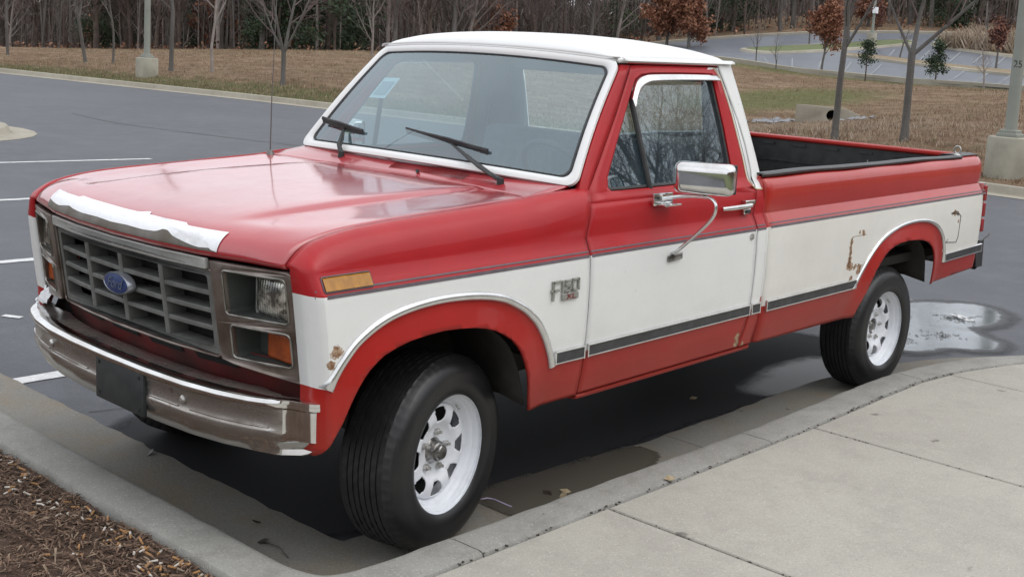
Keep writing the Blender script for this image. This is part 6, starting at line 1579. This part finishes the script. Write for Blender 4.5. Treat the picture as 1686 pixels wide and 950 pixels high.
for k in range(N):
    i=rs.choices(range(7),(3,3,2,3,2,3,4))[0]; s=rs.uniform(FEL[1],FEL[-1]-25); off=rs.random()**1.3*14
    p=edge_pt(s,off+.5); z=T(p.x,p.y)
    if i in used:
        src=protos[i]; o=src.copy(); C.objects.link(o)
        for chd in list(src.children): c2=chd.copy(); C.objects.link(c2); c2.parent=o
    else: o=protos[i]; used.add(i)
    az_=math.degrees(math.atan2(p.y-3.8,p.x-2.8))%360; zn=[l for a,l in ((999,'behind the right lamp post'),(199.5,'behind the reedy island'),(203.5,'above the three-limbed tree'),(207,'above the leaning bare tree'),(210.5,'above the rusty young oak'),(214,'right of the rusty oak pair'),(219,'above the rear cab roof'),(223,'above the mid cab roof'),(227,'above the front cab roof'),(231,'left of the cab roof'),(235,'behind the radio aerial'),(239,'right of the leaning tree'),(243,'right of the left post'),(247,'left of the left post'),(251,'near the far left edge')) if (a==999 and az_<199.5) or (a!=999 and az_>=a)][-1]
    o['label']=SHORT[i]+(' at the wood front ' if off<3 else (' set back in the wood ' if off<8 else ' deep in the wood '))+zn
    o.location=(p.x,p.y,z-.1); o.rotation_euler=(rs.gauss(0,.03),rs.gauss(0,.03),rs.random()*6.28); q=rs.uniform(.55,.85); o.scale=(q,q,q)
# rust-leaved beeches and dark evergreens in the wood
def proto_copy(src,x,y,z,sc,label):
    o=src.copy(); C.objects.link(o)
    for chd in list(src.children): c2=chd.copy(); C.objects.link(c2); c2.parent=o
    o.location=(x,y,z); o.scale=(sc,)*3; o.rotation_euler=(0,0,random.random()*6); o['label']=label; return o
be=bare_tree('beech_tree',-37.5,-59.5,5,.06,201,'rust-leaved young beech in the wood right of the left lamp post',group='rust-leaved beeches in the wood',levels=3,dens_=1.2,clear=.08,leaves=(3,.16),leafmat=('leaf_rust2','leaf_rust'),up=.0,ang=(.8,1.3))
for x,y,sc,l in((-37,-73,.7,'low rust-leaved beech in the wood near the left edge'),(-40,-55,.8,'taller rust-leaved beech in the wood behind the leaning pale tree'),(-38.5,-66,.6,'low rust-leaved beech in the wood left of the left lamp post'),(-48,-47,.8,'small rust-leaved beech in the wood just above the truck roof'),(-69,-33,.7,'reddish beech at the wood edge above the far lot'),(-77,-18,.9,'reddish beech at the wood edge behind the right lamp post')):
    proto_copy(be,x,y,T(x,y),sc,l)
ev=evergreen('evergreen_tree',-36,-69.5,4.6,1.9,210,'low dark green evergreen in the wood near the left edge',n=8000,group='dark evergreens inside the wood',conic=False,clear=.05,ls=.085)
for x,y,sc,l in((-38.5,-62,1.3,'dark evergreen behind the left lamp post'),(-36.5,-52.5,1.0,'dark evergreen in the wood behind the aerial'),(-37.5,-49,1.5,'tall dark evergreen left of the windshield top'),(-64,-41.5,1.2,'dark evergreen at the wood edge right of the rusty oaks'),(-72.5,-29.5,1.0,'dark evergreen behind the distant lamp post'),(-80,-22,1.3,'dark evergreen in the wood left of the right lamp post')):
    proto_copy(ev,x,y,T(x,y)-.2,sc,l)
# inner wood: thin stems, brush, and the distant mass
st2=MB(); 
for k in range(2600):
    s=rs.uniform(FEL[1],FEL[-1]-20); off=2+rs.random()*30; p=edge_pt(s,off); z=T(p.x,p.y); h=rs.uniform(3.5,6.5); r_=rs.choice((.03,.04,.05,.07,.11)); lx,ly=rs.gauss(0,.05)*h,rs.gauss(0,.05)*h
    st2.tube([(p.x,p.y,z-.2),(p.x+lx*.4,p.y+ly*.4,z+h*.5),(p.x+lx,p.y+ly,z+h)],[r_,r_*.8,r_*.4],4,rs.choice((0,0,1,2)),cap=False)
tag(st2.build('wood_stems',['bark_brown','bark_grey','bark_pale'],smooth=60,merge=0),kind='stuff')
br=MB()
for k in range(110000):
    s=rs.uniform(FEL[1],FEL[-1]-20); off=1.0+rs.random()**.8*34; p=edge_pt(s,off); z=T(p.x,p.y)+(rs.random()**1.2)*6.2; L=rs.uniform(.4,1.6); d=Vector((rs.gauss(0,1),rs.gauss(0,1),rs.gauss(.5,.8))).normalized()*L; w_=rs.uniform(.012,.035); n=Vector((rs.gauss(0,1),rs.gauss(0,1),0)).normalized()*w_; q=Vector((p.x,p.y,z)); o=len(br.v)
    br.v+=[tuple(q-n),tuple(q+n),tuple(q+d)]; br.f.append((o,o+1,o+2)); br.m.append(rs.choice((0,0,1,2)))
tag(br.build('wood_brush',['twig_mauve','twig_dark','bark_pale'],smooth=0,merge=0),kind='stuff')
ms=MB()
for k in range(44000):
    s=rs.uniform(FEL[0],FEL[-1]); off=24+rs.random()*22; p=edge_pt(s,off); z=T(p.x,p.y)+rs.random()*6-.5; q=Vector((p.x,p.y,z)); leaf(rs,ms,q,rs.uniform(.4,1.0),rs.choice((0,0,1,2)))
tag(ms.build('distant_woods',['twig_dark','twig_mauve','leaf_ever'],smooth=0,merge=0),kind='stuff')
ll=MB()
for k in range(12000):
    s=rs.uniform(FEL[1],FEL[-1]-20); p=edge_pt(s,rs.random()*14-.5); k%2 or leaf(rs,ll,Vector((p.x,p.y,T(p.x,p.y)+rs.random()*.5)),rs.uniform(.06,.16),rs.choice((0,1)))
tag(ll.build('wood_leaf_litter',['leaf_rust2','chip_mid'],smooth=0,merge=0),kind='stuff')
# the wood goes on to the left, out of the frame
x2=MB()
for k in range(1500):
    x=rs.uniform(-32,130); y=-134-rs.random()*22+(max(0,x-60)*.35); h=rs.uniform(3.5,7.5); r_=rs.choice((.05,.08,.12)); x2.tube([(x,y,-.3),(x+rs.gauss(0,.2),y,h*.5),(x+rs.gauss(0,.4),y,h)],[r_,r_*.8,r_*.4],4,rs.choice((0,0,1,2)),cap=False)
tag(x2.build('wood_stems',['bark_brown','bark_grey','bark_pale'],smooth=60,merge=0),kind='stuff')
x2=MB()
for k in range(26000):
    x=rs.uniform(-34,135); y=-133-rs.random()*26+(max(0,x-60)*.35); q=Vector((x,y,rs.random()**1.2*7)); d=Vector((rs.gauss(0,1),rs.gauss(0,1),rs.gauss(.5,.8))).normalized()*rs.uniform(.5,1.8); n=Vector((rs.gauss(0,1),rs.gauss(0,1),0)).normalized()*rs.uniform(.02,.045); o=len(x2.v)
    x2.v+=[tuple(q-n),tuple(q+n),tuple(q+d)]; x2.f.append((o,o+1,o+2)); x2.m.append(rs.choice((0,0,1,2)))
for k in range(9000):
    x=rs.uniform(-34,140); leaf(rs,x2,Vector((x,-150-rs.random()*16+(max(0,x-60)*.35),rs.random()*6)),rs.uniform(.4,1.0),rs.choice((0,1)))
tag(x2.build('wood_brush',['twig_mauve','twig_dark','bark_pale'],smooth=0,merge=0),kind='stuff')
# ---- verge behind the camera, with two bare trees that the side windows mirror
lw=sheet('lawn',[(-5.6,4.42),(60,4.42),(60,60),(-14,60),(-5.66,30)],.10,'grass_green'); tag(lw,kind='structure')
bed_=MB(); bed_.add([(-10.6+2.2*math.cos(a),7.6+2.2*math.sin(a),.13) for a in [2*math.pi*k/28 for k in range(28)]],[tuple(range(28))]); tag(bed_.build('planting_bed','grass_dry',recalc=True),kind='structure')
bare_tree('bare_tree',-10.2,7.0,7,.11,301,'bare tree in the round bed beyond the kerb bend, mirrored in the side window',levels=4,dens_=1.5,z=.1,clear=.15,up=.05)
bare_tree('bare_tree',-11.4,8.6,7,.10,303,'second bare tree in the round bed beyond the kerb bend',levels=4,dens_=1.3,z=.1,clear=.2,up=.05)
bare_tree('bare_tree',-3.0,10.5,7,.12,302,'taller bare tree on the lawn beyond the pavement',levels=4,dens_=1.1,z=.1,clear=.25,up=.06)

# ---- unseen low brick building, added to darken what paint and chrome reflect
mat('brick',(.22,.13,.095),.9,col2=(.17,.10,.075),scale=2); mat('window_dark',(.03,.035,.04),.1,col2=(.05,.055,.06),scale=2); mat('trim_cream',(.5,.47,.4),.7)
bd_=empty('unseen_brick_building',(4,17,0)); tag(bd_,'unseen low tan brick building added behind the camera to darken reflections','building')
b=MB(); b.box((0,4,2.4),(44,8,4.8)); b.build('wall','brick',bd_)
b=MB(); b.box((0,4,5.0),(45,9,.4)); b.build('roof','trim_cream',bd_)
for k in range(9):
    if k==4: continue
    b=MB(); b.box((-18+k*4.5,-.04,1.9),(2.2,.1,1.5)); f_=b.build('window','trim_cream',bd_)
    b=MB(); b.box((-18+k*4.5,-.10,1.9),(2.0,.06,1.3)); b.build('pane','window_dark',f_)
b=MB(); b.box((0,-.04,1.2),(2.2,.1,2.4)); d_=b.build('door','trim_cream',bd_); b=MB(); b.box((0,-.1,1.15),(1.9,.06,2.1)); b.build('pane','window_dark',d_)
